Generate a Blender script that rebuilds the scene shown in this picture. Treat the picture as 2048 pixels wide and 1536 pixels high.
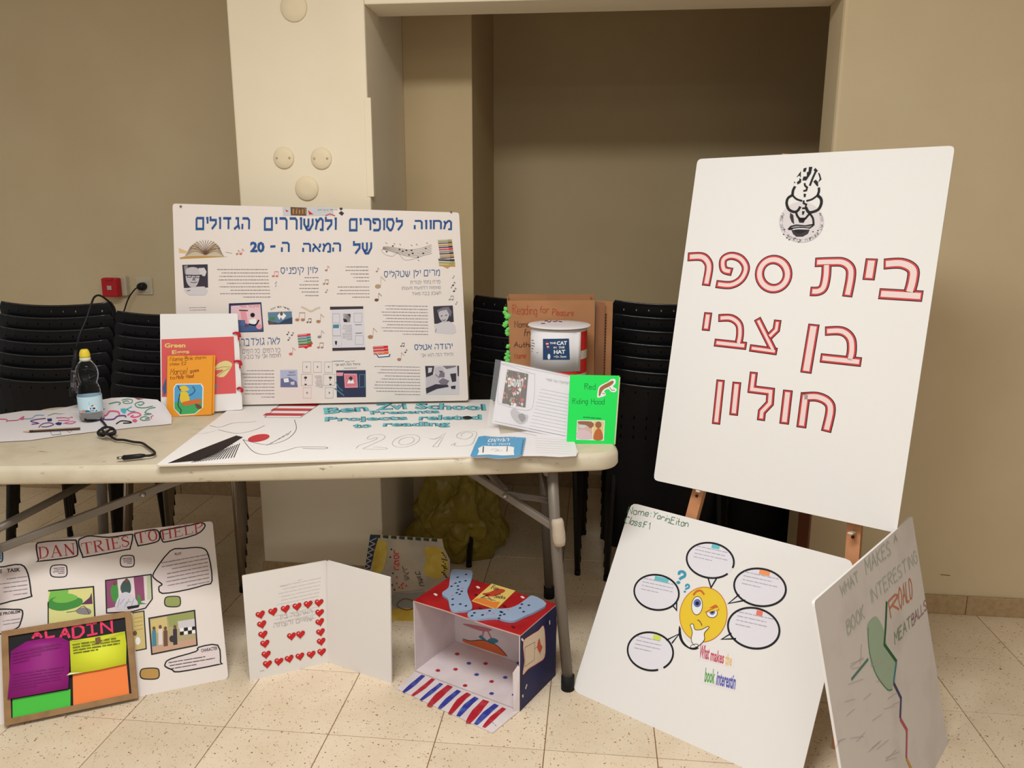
import bpy, bmesh, math, random
from mathutils import noise as mnoise
from math import sin, cos, radians as R, pi
from mathutils import Vector, Matrix
from mathutils.geometry import tessellate_polygon

for o in list(bpy.data.objects): bpy.data.objects.remove(o)
SC = bpy.context.scene
COL = SC.collection
random.seed(7)

# ------------------------------------------------------------------ camera
CAMH, FPX, PITCH, ROLL = 1.42, 1580.0, R(12.3), R(0.147)
cam = bpy.data.cameras.new('camera'); camo = bpy.data.objects.new('camera', cam); COL.objects.link(camo)
cam.sensor_width = 36; cam.lens = FPX / 2048 * 36; cam.clip_start = 0.05
camo.matrix_world = Matrix.Translation((0, 0, CAMH)) @ Matrix.Rotation(pi / 2 - PITCH, 4, 'X') @ Matrix.Rotation(ROLL, 4, 'Z')
SC.camera = camo

# ------------------------------------------------------------------ world, lamps, exposure
W = bpy.data.worlds.new('world'); SC.world = W; W.use_nodes = True
W.node_tree.nodes['Background'].inputs[0].default_value = (1.0, 1.0, 0.97, 1)
W.node_tree.nodes['Background'].inputs[1].default_value = 0.33
SC.view_settings.view_transform = 'Standard'; SC.view_settings.look = 'None'
SC.view_settings.gamma = 1; SC.view_settings.exposure = 0.0; SC.view_settings.use_curve_mapping = False

def area(name, loc, sx, sy, watts, col, rot=(0, 0, 0)):
    l = bpy.data.lights.new(name, 'AREA'); l.shape = 'RECTANGLE'; l.size = sx; l.size_y = sy
    l.energy = watts; l.color = col
    o = bpy.data.objects.new(name, l); COL.objects.link(o); o.location = loc; o.rotation_euler = rot
    return o
area('ceiling_lamp_near_table', (-0.45, 0.92, 2.72), 1.5, 0.5, 60, (0.97, 1, 1))
area('fill_behind_camera', (-0.3, -1.6, 2.72), 1.2, 1.2, 22, (0.97, 1, 1))  # added fill light, no known fixture at this spot
area('alcove_fill_far_behind', (0.4, -5.2, 2.70), 3.0, 1.5, 110, (0.97, 1, 1))  # invented distant fill that brightens the upper alcove wall

# ------------------------------------------------------------------ helpers
def lin(c):
    c = c / 255.0
    return c / 12.92 if c <= 0.04045 else ((c + 0.055) / 1.055) ** 2.4
def rgb(r, g, b): return (lin(r), lin(g), lin(b), 1)

MATS = {}
def mat(name, col, rough=0.6, metal=0.0, noise=None, spec=0.3, trans=0.0, alpha=1.0, ior=1.45, bump=None):
    """noise = (scale, colour2, low, high) ; bump = (scale, strength)"""
    if name in MATS: return MATS[name]
    m = bpy.data.materials.new(name); m.use_nodes = True; nt = m.node_tree
    b = nt.nodes['Principled BSDF']; c = rgb(*col)
    b.inputs['Base Color'].default_value = c; b.inputs['Roughness'].default_value = rough
    b.inputs['Metallic'].default_value = metal; b.inputs['Specular IOR Level'].default_value = spec
    b.inputs['Transmission Weight'].default_value = trans; b.inputs['Alpha'].default_value = alpha
    b.inputs['IOR'].default_value = ior
    if noise or bump:
        g = nt.nodes.new('ShaderNodeNewGeometry')
    if noise:
        n = nt.nodes.new('ShaderNodeTexNoise'); n.inputs['Scale'].default_value = noise[0]; n.inputs['Detail'].default_value = 5
        nt.links.new(g.outputs['Position'], n.inputs['Vector'])
        r = nt.nodes.new('ShaderNodeValToRGB'); r.color_ramp.elements[0].position = noise[2]; r.color_ramp.elements[1].position = noise[3]
        r.color_ramp.elements[0].color = c; r.color_ramp.elements[1].color = rgb(*noise[1])
        nt.links.new(n.outputs['Fac'], r.inputs['Fac']); nt.links.new(r.outputs['Color'], b.inputs['Base Color'])
    if bump:
        n2 = nt.nodes.new('ShaderNodeTexNoise'); n2.inputs['Scale'].default_value = bump[0]; n2.inputs['Detail'].default_value = 4
        nt.links.new(g.outputs['Position'], n2.inputs['Vector'])
        bm_ = nt.nodes.new('ShaderNodeBump'); bm_.inputs['Strength'].default_value = bump[1]; bm_.inputs['Distance'].default_value = 0.002
        nt.links.new(n2.outputs['Fac'], bm_.inputs['Height']); nt.links.new(bm_.outputs['Normal'], b.inputs['Normal'])
    MATS[name] = m
    return m

def ray(px, py):
    a, b = px - 1024, py - 768
    X = a * cos(ROLL) + b * sin(ROLL); Y = -a * sin(ROLL) + b * cos(ROLL)
    c, s = cos(PITCH), sin(PITCH)
    return Vector((X / FPX, c - Y / FPX * s, -s - Y / FPX * c))
CO = Vector((0, 0, CAMH))
def atz(px, py, z=0.0):
    d = ray(px, py); return CO + d * ((z - CAMH) / d.z)
def aty(px, py, y):
    d = ray(px, py); return CO + d * (y / d.y)
def crop(x0, y0, s): return lambda *p: [(x0 + p[i] * s, y0 + p[i + 1] * s) for i in range(0, len(p), 2)]

def tag(o, label=None, cat=None, group=None, kind=None):
    if label: o['label'] = label
    if cat: o['category'] = cat
    if group: o['group'] = group
    if kind: o['kind'] = kind
    return o
def empty(name, M=None, loc=(0, 0, 0)):
    o = bpy.data.objects.new(name, None); COL.objects.link(o); o.empty_display_size = 0.05
    o.matrix_world = M if M is not None else Matrix.Translation(loc)
    return o

class MB:
    """collects geometry in the local space of its thing, then links ONE mesh object"""
    def __init__(s): s.v = []; s.f = []; s.mi = []; s.mats = []; s.smooth = []
    def mat(s, m):
        if m not in s.mats: s.mats.append(m)
        return s.mats.index(m)
    def add(s, vs, fs, m, smooth=False):
        k = len(s.v); i = s.mat(m); s.v += [tuple(v) for v in vs]
        for f in fs: s.f.append([k + a for a in f]); s.mi.append(i); s.smooth.append(smooth)
        return s
    def box(s, x0, y0, z0, x1, y1, z1, m, bev=0.0, M=None):
        bm = bmesh.new(); bmesh.ops.create_cube(bm, size=1)
        for v in bm.verts: v.co = Vector(((x0 + x1) / 2 + v.co.x * (x1 - x0), (y0 + y1) / 2 + v.co.y * (y1 - y0), (z0 + z1) / 2 + v.co.z * (z1 - z0)))
        if bev: bmesh.ops.bevel(bm, geom=bm.edges[:], offset=bev, segments=2 if bev > 0.003 else 1, affect='EDGES', profile=0.5)
        return s.bm(bm, m, M)
    def bm(s, bm, m, M=None, smooth=False):
        bm.verts.ensure_lookup_table(); bm.verts.index_update()
        vs = [(M @ v.co if M else v.co.copy()) for v in bm.verts]
        s.add(vs, [[v.index for v in f.verts] for f in bm.faces], m, smooth); bm.free(); return s
    def tube(s, pts, r, m, n=8, caps=True, smooth=True):
        pts = [Vector(p) for p in pts]; rs = r if isinstance(r, (list, tuple)) else [r] * len(pts)
        rings = []; ref = None
        for i, p in enumerate(pts):
            a = pts[max(i - 1, 0)]; b = pts[min(i + 1, len(pts) - 1)]; t = (b - a).normalized()
            if ref is None:
                ref = Vector((0, 0, 1)) if abs(t.z) < 0.9 else Vector((1, 0, 0))
            x = (ref - t * ref.dot(t)).normalized(); ref = x; y = t.cross(x)
            rings.append([p + (x * cos(2 * pi * k / n) + y * sin(2 * pi * k / n)) * rs[i] for k in range(n)])
        vs = [v for g in rings for v in g]; fs = []
        for i in range(len(pts) - 1):
            for k in range(n):
                fs.append([i * n + k, i * n + (k + 1) % n, (i + 1) * n + (k + 1) % n, (i + 1) * n + k])
        if caps: fs.append(list(range(n))[::-1]); fs.append([(len(pts) - 1) * n + k for k in range(n)])
        return s.add(vs, fs, m, smooth)
    def lathe(s, prof, m, n=24, c=(0, 0, 0), smooth=True, capb=True, capt=True):
        vs = []; fs = []
        for r, z in prof:
            for k in range(n): vs.append((c[0] + r * cos(2 * pi * k / n), c[1] + r * sin(2 * pi * k / n), c[2] + z))
        for i in range(len(prof) - 1):
            for k in range(n): fs.append([i * n + k, i * n + (k + 1) % n, (i + 1) * n + (k + 1) % n, (i + 1) * n + k])
        if capb: fs.append(list(range(n))[::-1])
        if capt: fs.append([(len(prof) - 1) * n + k for k in range(n)])
        return s.add(vs, fs, m, smooth)
    def prism(s, pts2, y0, y1, m, axis='y', side=None):
        """flat outline with thickness; pts2 counter-clockwise seen from the front (-y)"""
        n = len(pts2); tri = tessellate_polygon([[Vector((p[0], p[1], 0)) for p in pts2]])
        def P(p, t): return (p[0], t, p[1]) if axis == 'y' else (p[0], p[1], t)
        vs = [P(p, y0) for p in pts2] + [P(p, y1) for p in pts2]
        a2 = sum(pts2[i][0] * pts2[(i + 1) % n][1] - pts2[(i + 1) % n][0] * pts2[i][1] for i in range(n))
        fs = []
        for t in tri:
            a, b, c = t
            ar = (pts2[b][0] - pts2[a][0]) * (pts2[c][1] - pts2[a][1]) - (pts2[c][0] - pts2[a][0]) * (pts2[b][1] - pts2[a][1])
            if ar < 0: a, b, c = c, b, a
            fs.append([a, b, c]); fs.append([n + c, n + b, n + a])
        sd = []
        for i in range(n):
            j = (i + 1) % n
            sd.append([i, n + i, n + j, j] if a2 > 0 else [j, n + j, n + i, i])
        if axis == 'z': fs = [f[::-1] for f in fs]; sd = [f[::-1] for f in sd]
        s.add(vs, fs, m)
        if side is None: side = m
        return s.add(vs, sd, side)
    def build(s, name, parent=None, label=None, M=None, solid=0, sub=0, bevel=0):
        me = bpy.data.meshes.new(name); me.from_pydata(s.v, [], s.f)
        for m in s.mats: me.materials.append(m)
        me.polygons.foreach_set('material_index', s.mi); me.polygons.foreach_set('use_smooth', s.smooth)
        me.validate(); me.update()
        o = bpy.data.objects.new(name, me); COL.objects.link(o)
        if M is not None: o.matrix_world = M
        if parent: o.parent = parent
        if label: o['label'] = label
        if solid: md = o.modifiers.new('s', 'SOLIDIFY'); md.thickness = solid; md.offset = 0
        if sub: md = o.modifiers.new('u', 'SUBSURF'); md.levels = md.render_levels = sub
        if bevel: md = o.modifiers.new('b', 'BEVEL'); md.width = bevel; md.segments = 2; md.limit_method = 'ANGLE'
        return o
def copy_tree(o, parent=None):
    c = o.copy(); COL.objects.link(c)
    if parent: c.parent = parent
    for ch in list(o.children): copy_tree(ch, c)
    return c

# ------------------------------------------------------------------ font text as flat mesh (cached)
TX = {}
HG = dict(zip('אבגדהוזחטיכךלמםנןסעפףצקרשת', ("0852 585645 020426", "08485752 0262", "18383542 3402", "0868 4842", "08485752 0502", "081812", "0828 1812", "0208485752",
 "0803124253574838", "081815", "084857534202", "08485750", "0907474512", "081602 163848575232", "0858520208", "18383202", "081810", "0848564332220408", "0823 58553301",
 "06084857534202 0626", "0608485750 0626", "085202 585635", "0848574433 0600", "08485752", "080522426568 383413", "08485752 181302")))
def heb_mesh(txt, bold):
    """Hebrew letters as broad pen strokes (txt already in visual order)"""
    x = 0; vs = []; fs = []; w = 0.85 + bold * 15
    for ch in txt:
        if ch not in HG: x += 3.6; continue
        mx = 0
        for pl in HG[ch].split():
            P = [(int(pl[i]), int(pl[i + 1])) for i in range(0, len(pl), 2)]; mx = max(mx, max(q[0] for q in P))
            v, f = ribbon([(x + q[0], q[1]) for q in P], w); k = len(vs); vs += [(q[0], q[1]) for q in v]; fs += [[k + a for a in g[::-1]] for g in f]
        x += mx + 1.5 + w * 0.5
    return vs, fs
def text_mesh(txt, bold=0.0, res=2):
    k = (txt, bold, res)
    if k in TX: return TX[k]
    if any(c in HG for c in txt):
        vs, fs = heb_mesh(txt, bold); xs = [v[0] for v in vs]; ys = [v[1] for v in vs]; x0, x1, y0, y1 = min(xs), max(xs), min(ys), max(ys)
        TX[k] = ([((v[0] - x0) / max(x1 - x0, 1e-6), (v[1] - y0) / max(y1 - y0, 1e-6)) for v in vs], fs); return TX[k]
    cu = bpy.data.curves.new('t', 'FONT'); cu.body = txt; cu.size = 1; cu.offset = bold; cu.resolution_u = res
    ob = bpy.data.objects.new('t', cu); COL.objects.link(ob)
    dg = bpy.context.evaluated_depsgraph_get(); me = ob.evaluated_get(dg).to_mesh()
    vs = [(v.co.x, v.co.y) for v in me.vertices]; fs = [list(p.vertices) for p in me.polygons]
    bpy.data.objects.remove(ob); bpy.data.curves.remove(cu)
    xs = [v[0] for v in vs] or [0, 1]; ys = [v[1] for v in vs] or [0, 1]
    x0, x1, y0, y1 = min(xs), max(xs), min(ys), max(ys)
    TX[k] = ([((v[0] - x0) / max(x1 - x0, 1e-6), (v[1] - y0) / max(y1 - y0, 1e-6)) for v in vs], fs)
    return TX[k]
def H(s): return s[::-1]          # Hebrew is stored in reading order and laid out right to left

GL = dict(A="023962 1555", B="0209 0949585706 0656534202", C="58391805133253", D="0209 093957543202", E="59090252 0646", F="590902 0646",
 G="583918051332535636", H="0209 5259 0656", I="1219", J="4943321203", K="0209 590652", L="090252", M="0209356962", N="02095259",
 O="391805133253655839", P="0209 0949585705", R="0209 0949585706 2652", S="58391807164553421203", T="0969 3932", U="090422425459",
 V="093269", W="0912375269", X="0259 0952", Y="093669 3632", Z="09590252",
 a="4536160503123243 4642", b="0902 0516364543321203", c="4536160503123243", d="4942 4536160503123243", e="04444536160503123243",
 f="39291812 0636", g="4536160503123243 46413010", h="0902 0526364542", i="1612 1819", j="26211000 2829", k="0902 4604 1442", l="1912",
 m="0602 0516263532 3546566562", n="0602 0526364542", o="361605031232434536", p="0600 0516364543321203", r="0602 05263645",
 s="45361605143443321203", t="19132232 0636", u="0603123243 4642", v="062246", w="0612253246", x="0642 0246", y="0622 4600", z="06460242",
 )
GL.update({'0': "391805133253655839", '1': "173932", '2': "07183958560252", '9': "56351607183958554322", '4': "42490454", '?': "07183958563534 3232",
           ':': "1213 1516", '_': "0252", '.': "1213", "'": "1918"})
def glyph_lines(txt):
    out = []; x = 0
    for ch in txt:
        if ch == ' ': x += 4; continue
        g = GL.get(ch)
        if not g: x += 4; continue
        mx = 0
        for pl in g.split():
            pts = [(int(pl[i]), int(pl[i + 1])) for i in range(0, len(pl), 2)]
            mx = max(mx, max(p[0] for p in pts)); out.append([(x + p[0], p[1]) for p in pts])
        x += mx + 1.6
    return out, x - 1.6

def ribbon(pts, w, closed=False):
    """mitred flat band around a 2-D polyline; returns verts, quads"""
    P = [Vector(p) for p in pts]; Q = [P[0]]
    for p in P[1:]:
        if (p - Q[-1]).length > 1e-6: Q.append(p)
    if closed and (Q[0] - Q[-1]).length < 1e-6: Q.pop()
    n = len(Q)
    if n < 2: return [], []
    vs = []; ww = w if isinstance(w, (list, tuple)) else [w] * n
    for i in range(n):
        a = Q[i] - Q[i - 1] if (i > 0 or closed) else Q[1] - Q[0]
        b = Q[(i + 1) % n] - Q[i] if (i < n - 1 or closed) else Q[-1] - Q[-2]
        a = a.normalized(); b = b.normalized(); na = Vector((-a.y, a.x)); nb = Vector((-b.y, b.x)); m = na + nb
        if m.length < 1e-3: m = na
        m.normalize(); k = min(1 / max(m.dot(na), 0.35), 2.2); d = m * (ww[min(i, len(ww) - 1)] / 2 * k)
        vs += [Q[i] + d, Q[i] - d]
    fs = [[2 * i, 2 * i + 1, 2 * i + 3, 2 * i + 2] for i in range(n - 1)]
    if closed: fs.append([2 * n - 2, 2 * n - 1, 1, 0])
    return vs, fs
def spline(pts, k=5, closed=False):
    out = []; n = len(pts)
    for i in range(n if closed else n - 1):
        if closed: p = [pts[(i + j - 1) % n] for j in range(4)]
        else: p = [pts[max(i - 1, 0)], pts[i], pts[i + 1], pts[min(i + 2, n - 1)]]
        for j in range(k):
            t = j / k
            out.append(tuple(0.5 * ((2 * p[1][d]) + (p[2][d] - p[0][d]) * t + (2 * p[0][d] - 5 * p[1][d] + 4 * p[2][d] - p[3][d]) * t * t + (3 * p[1][d] - p[0][d] - 3 * p[2][d] + p[3][d]) * t ** 3) for d in range(len(pts[0]))))
    if not closed: out.append(tuple(pts[-1]))
    return out
def ell(cx, cy, rx, ry, rot=0, n=28, a0=0, a1=360):
    o = []
    full = abs(a1 - a0) >= 360
    for i in range(n if full else n + 1):
        t = R(a0 + (a1 - a0) * i / n); x, y = rx * cos(t), ry * sin(t); o.append((cx + x * cos(rot) - y * sin(rot), cy + x * sin(rot) + y * cos(rot)))
    return o

class Board:
    """a rectangular sheet standing (or lying) in the room. local x = along its bottom edge, z = up the sheet, -y = out of its face"""
    def __init__(s, origin, yaw, lean):
        s.o = Vector(origin); s.e = Vector((cos(yaw), sin(yaw), 0)); n = Vector((-sin(yaw), cos(yaw), 0))
        s.u = Vector((0, 0, cos(lean))) + n * sin(lean); s.b = s.u.cross(s.e)   # b = backwards
        s.M = Matrix(((s.e.x, s.b.x, s.u.x, s.o.x), (s.e.y, s.b.y, s.u.y, s.o.y), (s.e.z, s.b.z, s.u.z, s.o.z), (0, 0, 0, 1)))
    def loc(s, p):
        """where the camera ray through photo point p meets the sheet, in sheet coordinates (metres)"""
        d = ray(*p); t = (s.o - CO).dot(s.b) / d.dot(s.b); q = CO + d * t - s.o
        return (q.dot(s.e), q.dot(s.u))
    def sheet(s, name, label, cat, group=None):
        s.root = tag(empty(name, s.M), label, cat, group); return s.root
class Print:
    """flat print / glued paper on the face of a Board; one part"""
    def __init__(s, bd, y=0.0006, px=True, y0=0.0): s.bd = bd; s.mb = MB(); s.y = y; s.lay = 0; s.px = px; s.y0 = y0
    def L(s, p): return s.bd.loc(p) if s.px else p
    def _y(s, lay): return -(s.y0 + s.y + 0.00022 * lay)
    def poly(s, pts, m, lay=0, thick=0):
        q = [s.L(p) for p in pts]
        if thick: s.mb.prism(q if area2(q) > 0 else q[::-1], s._y(lay) - thick, s._y(lay), m); return s
        tri = tessellate_polygon([[Vector((p[0], p[1], 0)) for p in q]]); f2 = []
        for a, b, c in tri:
            ar = (q[b][0] - q[a][0]) * (q[c][1] - q[a][1]) - (q[c][0] - q[a][0]) * (q[b][1] - q[a][1])
            f2.append([a, b, c] if ar > 0 else [c, b, a])
        s.mb.add([(p[0], s._y(lay), p[1]) for p in q], f2, m); return s
    def line(s, pts, w, m, lay=1, closed=False, sp=0):
        if sp: pts = spline(pts, sp, closed)
        v, f = ribbon([s.L(p) for p in pts], w, closed)
        s.mb.add([(p[0], s._y(lay), p[1]) for p in v], [[a for a in g[::-1]] for g in f], m); return s
    def text(s, t, BL, BR, TL, m, bold=0.0, lay=1, res=2):
        vs, fs = text_mesh(t, bold, res)
        BL = s.L(BL); BR = s.L(BR); TL = s.L(TL)
        s.mb.add([(BL[0] + a * (BR[0] - BL[0]) + b * (TL[0] - BL[0]), s._y(lay), BL[1] + a * (BR[1] - BL[1]) + b * (TL[1] - BL[1])) for a, b in vs], fs, m)
        return s
    def hand(s, t, BL, BR, TL, w, m, lay=1, jit=0.25):
        ls, wd = glyph_lines(t); BL = s.L(BL); BR = s.L(BR); TL = s.L(TL)
        for l in ls:
            pts = []
            for x, y in l:
                a = (x + random.uniform(-jit, jit)) / wd; b = (y - 2 + random.uniform(-jit, jit)) / 7
                pts.append((BL[0] + a * (BR[0] - BL[0]) + b * (TL[0] - BL[0]), BL[1] + a * (BR[1] - BL[1]) + b * (TL[1] - BL[1])))
            v, f = ribbon(pts, w); s.mb.add([(p[0], s._y(lay), p[1]) for p in v], [g[::-1] for g in f], m)
        return s
    def rows(s, TL, TR, BL, n, m, h=0.45, right=True, frag=0.75, lay=1, w0=0.02, gap=0.012, seed=1):
        """n lines of print too small to read: broken word-length marks"""
        rd = random.Random(seed); TL = s.L(TL); TR = s.L(TR); BL = s.L(BL)
        ux = Vector((TR[0] - TL[0], TR[1] - TL[1])); uy = Vector((BL[0] - TL[0], BL[1] - TL[1])); Lx = ux.length
        for i in range(n):
            ln = 1 - (rd.random() ** 2) * (1 - frag) * 1.2; x = 0
            if i == n - 1 and n > 2: ln *= 0.55
            while x < ln:
                w = rd.uniform(0.5, 1.5) * w0 / Lx; a, b = x, min(x + w, ln); x = b + gap / Lx * rd.uniform(0.35, 0.7)
                if right: a, b = 1 - b, 1 - a
                t0 = (i + 0.5 - h / 2) / n; t1 = (i + 0.5 + h / 2 * rd.uniform(0.6, 1)) / n
                q = [Vector(TL) + ux * A + uy * T for A, T in ((a, t1), (b, t1), (b, t0), (a, t0))]
                s.mb.add([(p.x, s._y(lay), p.y) for p in q], [[0, 1, 2, 3]], m)
        return s
    def build(s, name, parent, label=None): return s.mb.build(name, parent, label)
def area2(q): return sum(q[i][0] * q[(i + 1) % len(q)][1] - q[(i + 1) % len(q)][0] * q[i][1] for i in range(len(q)))
def rounded(w, h, r, n=4, x0=0, z0=0):
    o = []
    for cx, cz, a in ((w - r, r, -90), (w - r, h - r, 0), (r, h - r, 90), (r, r, 180)):
        for i in range(n + 1): t = R(a + 90 * i / n); o.append((x0 + cx + r * cos(t), z0 + cz + r * sin(t)))
    return o

# ------------------------------------------------------------------ materials
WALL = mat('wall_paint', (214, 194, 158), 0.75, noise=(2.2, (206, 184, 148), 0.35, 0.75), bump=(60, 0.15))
ALC = mat('alcove_wall_shaded', (203, 180, 140), 0.75, noise=(2.2, (196, 172, 132), 0.35, 0.75), bump=(60, 0.15))  # wall paint darkened and browned: alcove shade put into the colour
COLP = mat('column_paint', (234, 220, 194), 0.7, noise=(3, (229, 213, 185), 0.35, 0.75), bump=(40, 0.15))
GROUT = mat('grout', (138, 104, 66), 0.9)
SKIRT = mat('skirting_tile', (180, 152, 114), 0.5, noise=(60, (166, 137, 100), 0.4, 0.7))
FOAM = mat('white_foam_board', (232, 227, 224), 0.6, spec=0.2)
FOAME = mat('foam_board_edge', (224, 210, 190), 0.8)
PAPER = mat('white_paper', (226, 220, 222), 0.6, spec=0.2)
CREAM = mat('poster_paper', (228, 216, 208), 0.45, spec=0.3)
BLACK = mat('black_print', (24, 22, 24), 0.6)
INK = mat('dark_grey_print', (62, 52, 58), 0.7)
GREY = mat('grey_print', (140, 132, 134), 0.7)
LGREY = mat('light_grey_print', (190, 182, 184), 0.7)
PLAST = mat('black_plastic', (14, 13, 15), 0.42, spec=0.25, bump=(300, 0.1)); GLOSS = mat('glossy_black_edge', (40, 40, 42), 0.22, spec=0.7)
CHROME = mat('chrome', (168, 160, 152), 0.28, metal=1.0)
STEEL = mat('grey_painted_steel', (120, 110, 100), 0.45, metal=0.2)
RUBBER = mat('black_rubber', (22, 21, 22), 0.7)

# ================================================================== THE ROOM
WF = Matrix.Translation((0, 2.795, 0)) @ Matrix.Rotation(R(-6), 4, 'Z')      # frame of the far wall: x along it, y behind it
FF = Matrix.Rotation(R(-6), 4, 'Z')
E1 = Vector((cos(R(6)), -sin(R(6)), 0)); E2 = Vector((sin(R(6)), cos(R(6)), 0)); WO = Vector((0, 2.795, 0))
CZ = 2.75
TERR = bpy.data.materials.new('terrazzo_tile'); TERR.use_nodes = True
nt = TERR.node_tree; bs = nt.nodes['Principled BSDF']; bs.inputs['Roughness'].default_value = 0.42; bs.inputs['Specular IOR Level'].default_value = 0.35
geo = nt.nodes.new('ShaderNodeNewGeometry')
def chips(scale, lo, hi):
    v = nt.nodes.new('ShaderNodeTexVoronoi'); v.inputs['Scale'].default_value = scale; nt.links.new(geo.outputs['Position'], v.inputs['Vector'])
    n = nt.nodes.new('ShaderNodeTexNoise'); n.inputs['Scale'].default_value = scale * 0.6; n.inputs['Detail'].default_value = 3; nt.links.new(geo.outputs['Position'], n.inputs['Vector'])
    a = nt.nodes.new('ShaderNodeMath'); a.operation = 'ADD'; nt.links.new(v.outputs['Distance'], a.inputs[0]); nt.links.new(n.outputs['Fac'], a.inputs[1])
    r = nt.nodes.new('ShaderNodeMapRange'); r.inputs['From Min'].default_value = lo; r.inputs['From Max'].default_value = hi; r.inputs['To Min'].default_value = 1; r.inputs['To Max'].default_value = 0
    nt.links.new(a.outputs[0], r.inputs['Value']); return r.outputs[0]
base = nt.nodes.new('ShaderNodeTexNoise'); base.inputs['Scale'].default_value = 7; base.inputs['Detail'].default_value = 6; nt.links.new(geo.outputs['Position'], base.inputs['Vector'])
rp = nt.nodes.new('ShaderNodeValToRGB'); rp.color_ramp.elements[0].position = 0.35; rp.color_ramp.elements[1].position = 0.7
rp.color_ramp.elements[0].color = rgb(222, 202, 174); rp.color_ramp.elements[1].color = rgb(230, 212, 187); nt.links.new(base.outputs['Fac'], rp.inputs['Fac'])
oi = nt.nodes.new('ShaderNodeObjectInfo'); hv = nt.nodes.new('ShaderNodeHueSaturation')
mr = nt.nodes.new('ShaderNodeMapRange'); mr.inputs['To Min'].default_value = 0.94; mr.inputs['To Max'].default_value = 1.03
nt.links.new(oi.outputs['Random'], mr.inputs['Value']); nt.links.new(mr.outputs[0], hv.inputs['Value']); nt.links.new(rp.outputs['Color'], hv.inputs['Color'])
prev = hv.outputs['Color']
for sc_, lo, hi, c_ in ((100, 0.59, 0.65, (148, 106, 68)), (170, 0.58, 0.64, (166, 126, 88)), (60, 0.45, 0.50, (236, 222, 200))):
    mx = nt.nodes.new('ShaderNodeMix'); mx.data_type = 'RGBA'; mx.inputs[7].default_value = rgb(*c_)
    nt.links.new(chips(sc_, lo, hi), mx.inputs[0]); nt.links.new(prev, mx.inputs[6]); prev = mx.outputs[2]
nt.links.new(prev, bs.inputs['Base Color'])

floor = MB().box(-4.2, -2.5, -0.06, 4.2, 6.0, -0.0022, GROUT).build('floor', M=FF); tag(floor, kind='structure')
T = 0.3008; TX0, TY0 = -1.6105, 1.874
tile = MB().box(0.0013, 0.0013, -0.008, T - 0.0013, T - 0.0013, 0, TERR, bev=0.0007)
t0 = None; rest = MB()
for j in range(-14, 13):
    for i in range(-8, 18):
        x, y = TX0 + i * T - 0 * T, TY0 + j * T
        if -5 <= i <= 13 and -3 <= j <= 8:
            if t0 is None: t0 = tile.build('tile', floor); o = t0
            else: o = t0.copy(); COL.objects.link(o)
            o.location = (x, y, 0)
        else:
            rest.box(x + 0.001, y + 0.001, -0.008, x + T - 0.001, y + T - 0.001, 0, TERR)
r_ = rest.build('outer_tiles', floor); r_['kind'] = 'stuff'

def struct(name, mb, parent=None, bevel=0):
    o = mb.build(name, parent, M=WF, bevel=bevel); tag(o, kind='structure'); return o
struct('wall_left', MB().box(-4.0, 0.88, 0, -0.9, 1.0, CZ, WALL))
struct('wall_column', MB().box(-0.980, 0.0, 0, -0.50, 1.0, CZ, COLP), bevel=0.006)
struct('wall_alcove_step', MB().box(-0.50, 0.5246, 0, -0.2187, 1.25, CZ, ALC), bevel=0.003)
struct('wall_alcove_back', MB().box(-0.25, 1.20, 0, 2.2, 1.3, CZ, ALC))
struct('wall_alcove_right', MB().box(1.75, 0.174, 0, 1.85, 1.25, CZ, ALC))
struct('wall_right', MB().box(1.05, 0.0, 0, 4.2, 0.174, CZ, WALL), bevel=0.012)
struct('wall_lintel', MB().box(-0.50, 0.0, 2.095, 1.05, 0.174, CZ, COLP), bevel=0.004)
struct('ceiling', MB().box(-4.0, -6.0, CZ, 4.2, 1.8, CZ + 0.08, mat('ceiling_paint', (235, 228, 212), 0.85)))
struct('trim_1', MB().box(-0.512, -0.0015, 1.47, -0.488, 0.02, 1.80, COLP, bev=0.001))     # corner bead on the column

def skirting(name, x0, x1, yf, flip=1, alongx=True, h=0.072):
    s = MB().box(x0, yf - 0.004, 0, x1, yf + 0.004, h - 0.004, GROUT); o = struct(name, s); n = max(1, int((x1 - x0) / 0.3))
    x = x0; k = 0
    while x < x1 - 0.02:
        xe = min(x + 0.30, x1); MB().box(x + 0.001, yf - 0.010, 0, xe - 0.001, yf, h, SKIRT, bev=0.002).build('tile', o); x = xe
skirting('baseboard_right', 1.05, 3.9, -0.001)
skirting('baseboard_column', -0.985, -0.495, -0.001)
skirting('baseboard_left', -3.9, -0.985, 0.879)
skirting('baseboard_alcove_step', -0.495, -0.215, 0.523)
skirting('baseboard_alcove_back', -0.215, 1.75, 1.199)

# round cover plates on the column (photo: three in a triangle, one more near the top)
PLATE = mat('painted_cover_plate', (226, 208, 175), 0.55)
def plate(px, py, rad, label, screws=True):
    d = ray(px, py); t = (WO - CO).dot(E2) / d.dot(E2); p = CO + d * t
    M = Matrix.Translation(p) @ Matrix.Rotation(R(-6), 4, 'Z') @ Matrix.Rotation(R(90), 4, 'X')
    r = tag(empty('cover_plate', M), label, 'cover plate', 'round cover plates on the column')
    MB().lathe([(rad, 0), (rad, 0.004), (rad - 0.003, 0.007), (rad * 0.4, 0.0085), (0.001, 0.0085)], PLATE, 32).build('disc', r)
    if screws:
        for sx in (-1, 1): MB().lathe([(0.004, 0.007), (0.0035, 0.0105), (0.001, 0.0105)], mat('screw_head', (186, 166, 132), 0.5), 10, c=(sx * rad * 0.62, 0.0, 0)).build('screw', r)
plate(568, 316, 0.037, 'round painted cover plate on the column, upper left of the three', True)
plate(643, 317, 0.037, 'round painted cover plate on the column, upper right of the three', True)
plate(614, 377, 0.042, 'round painted cover plate on the column, lowest of the three', False)
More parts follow.
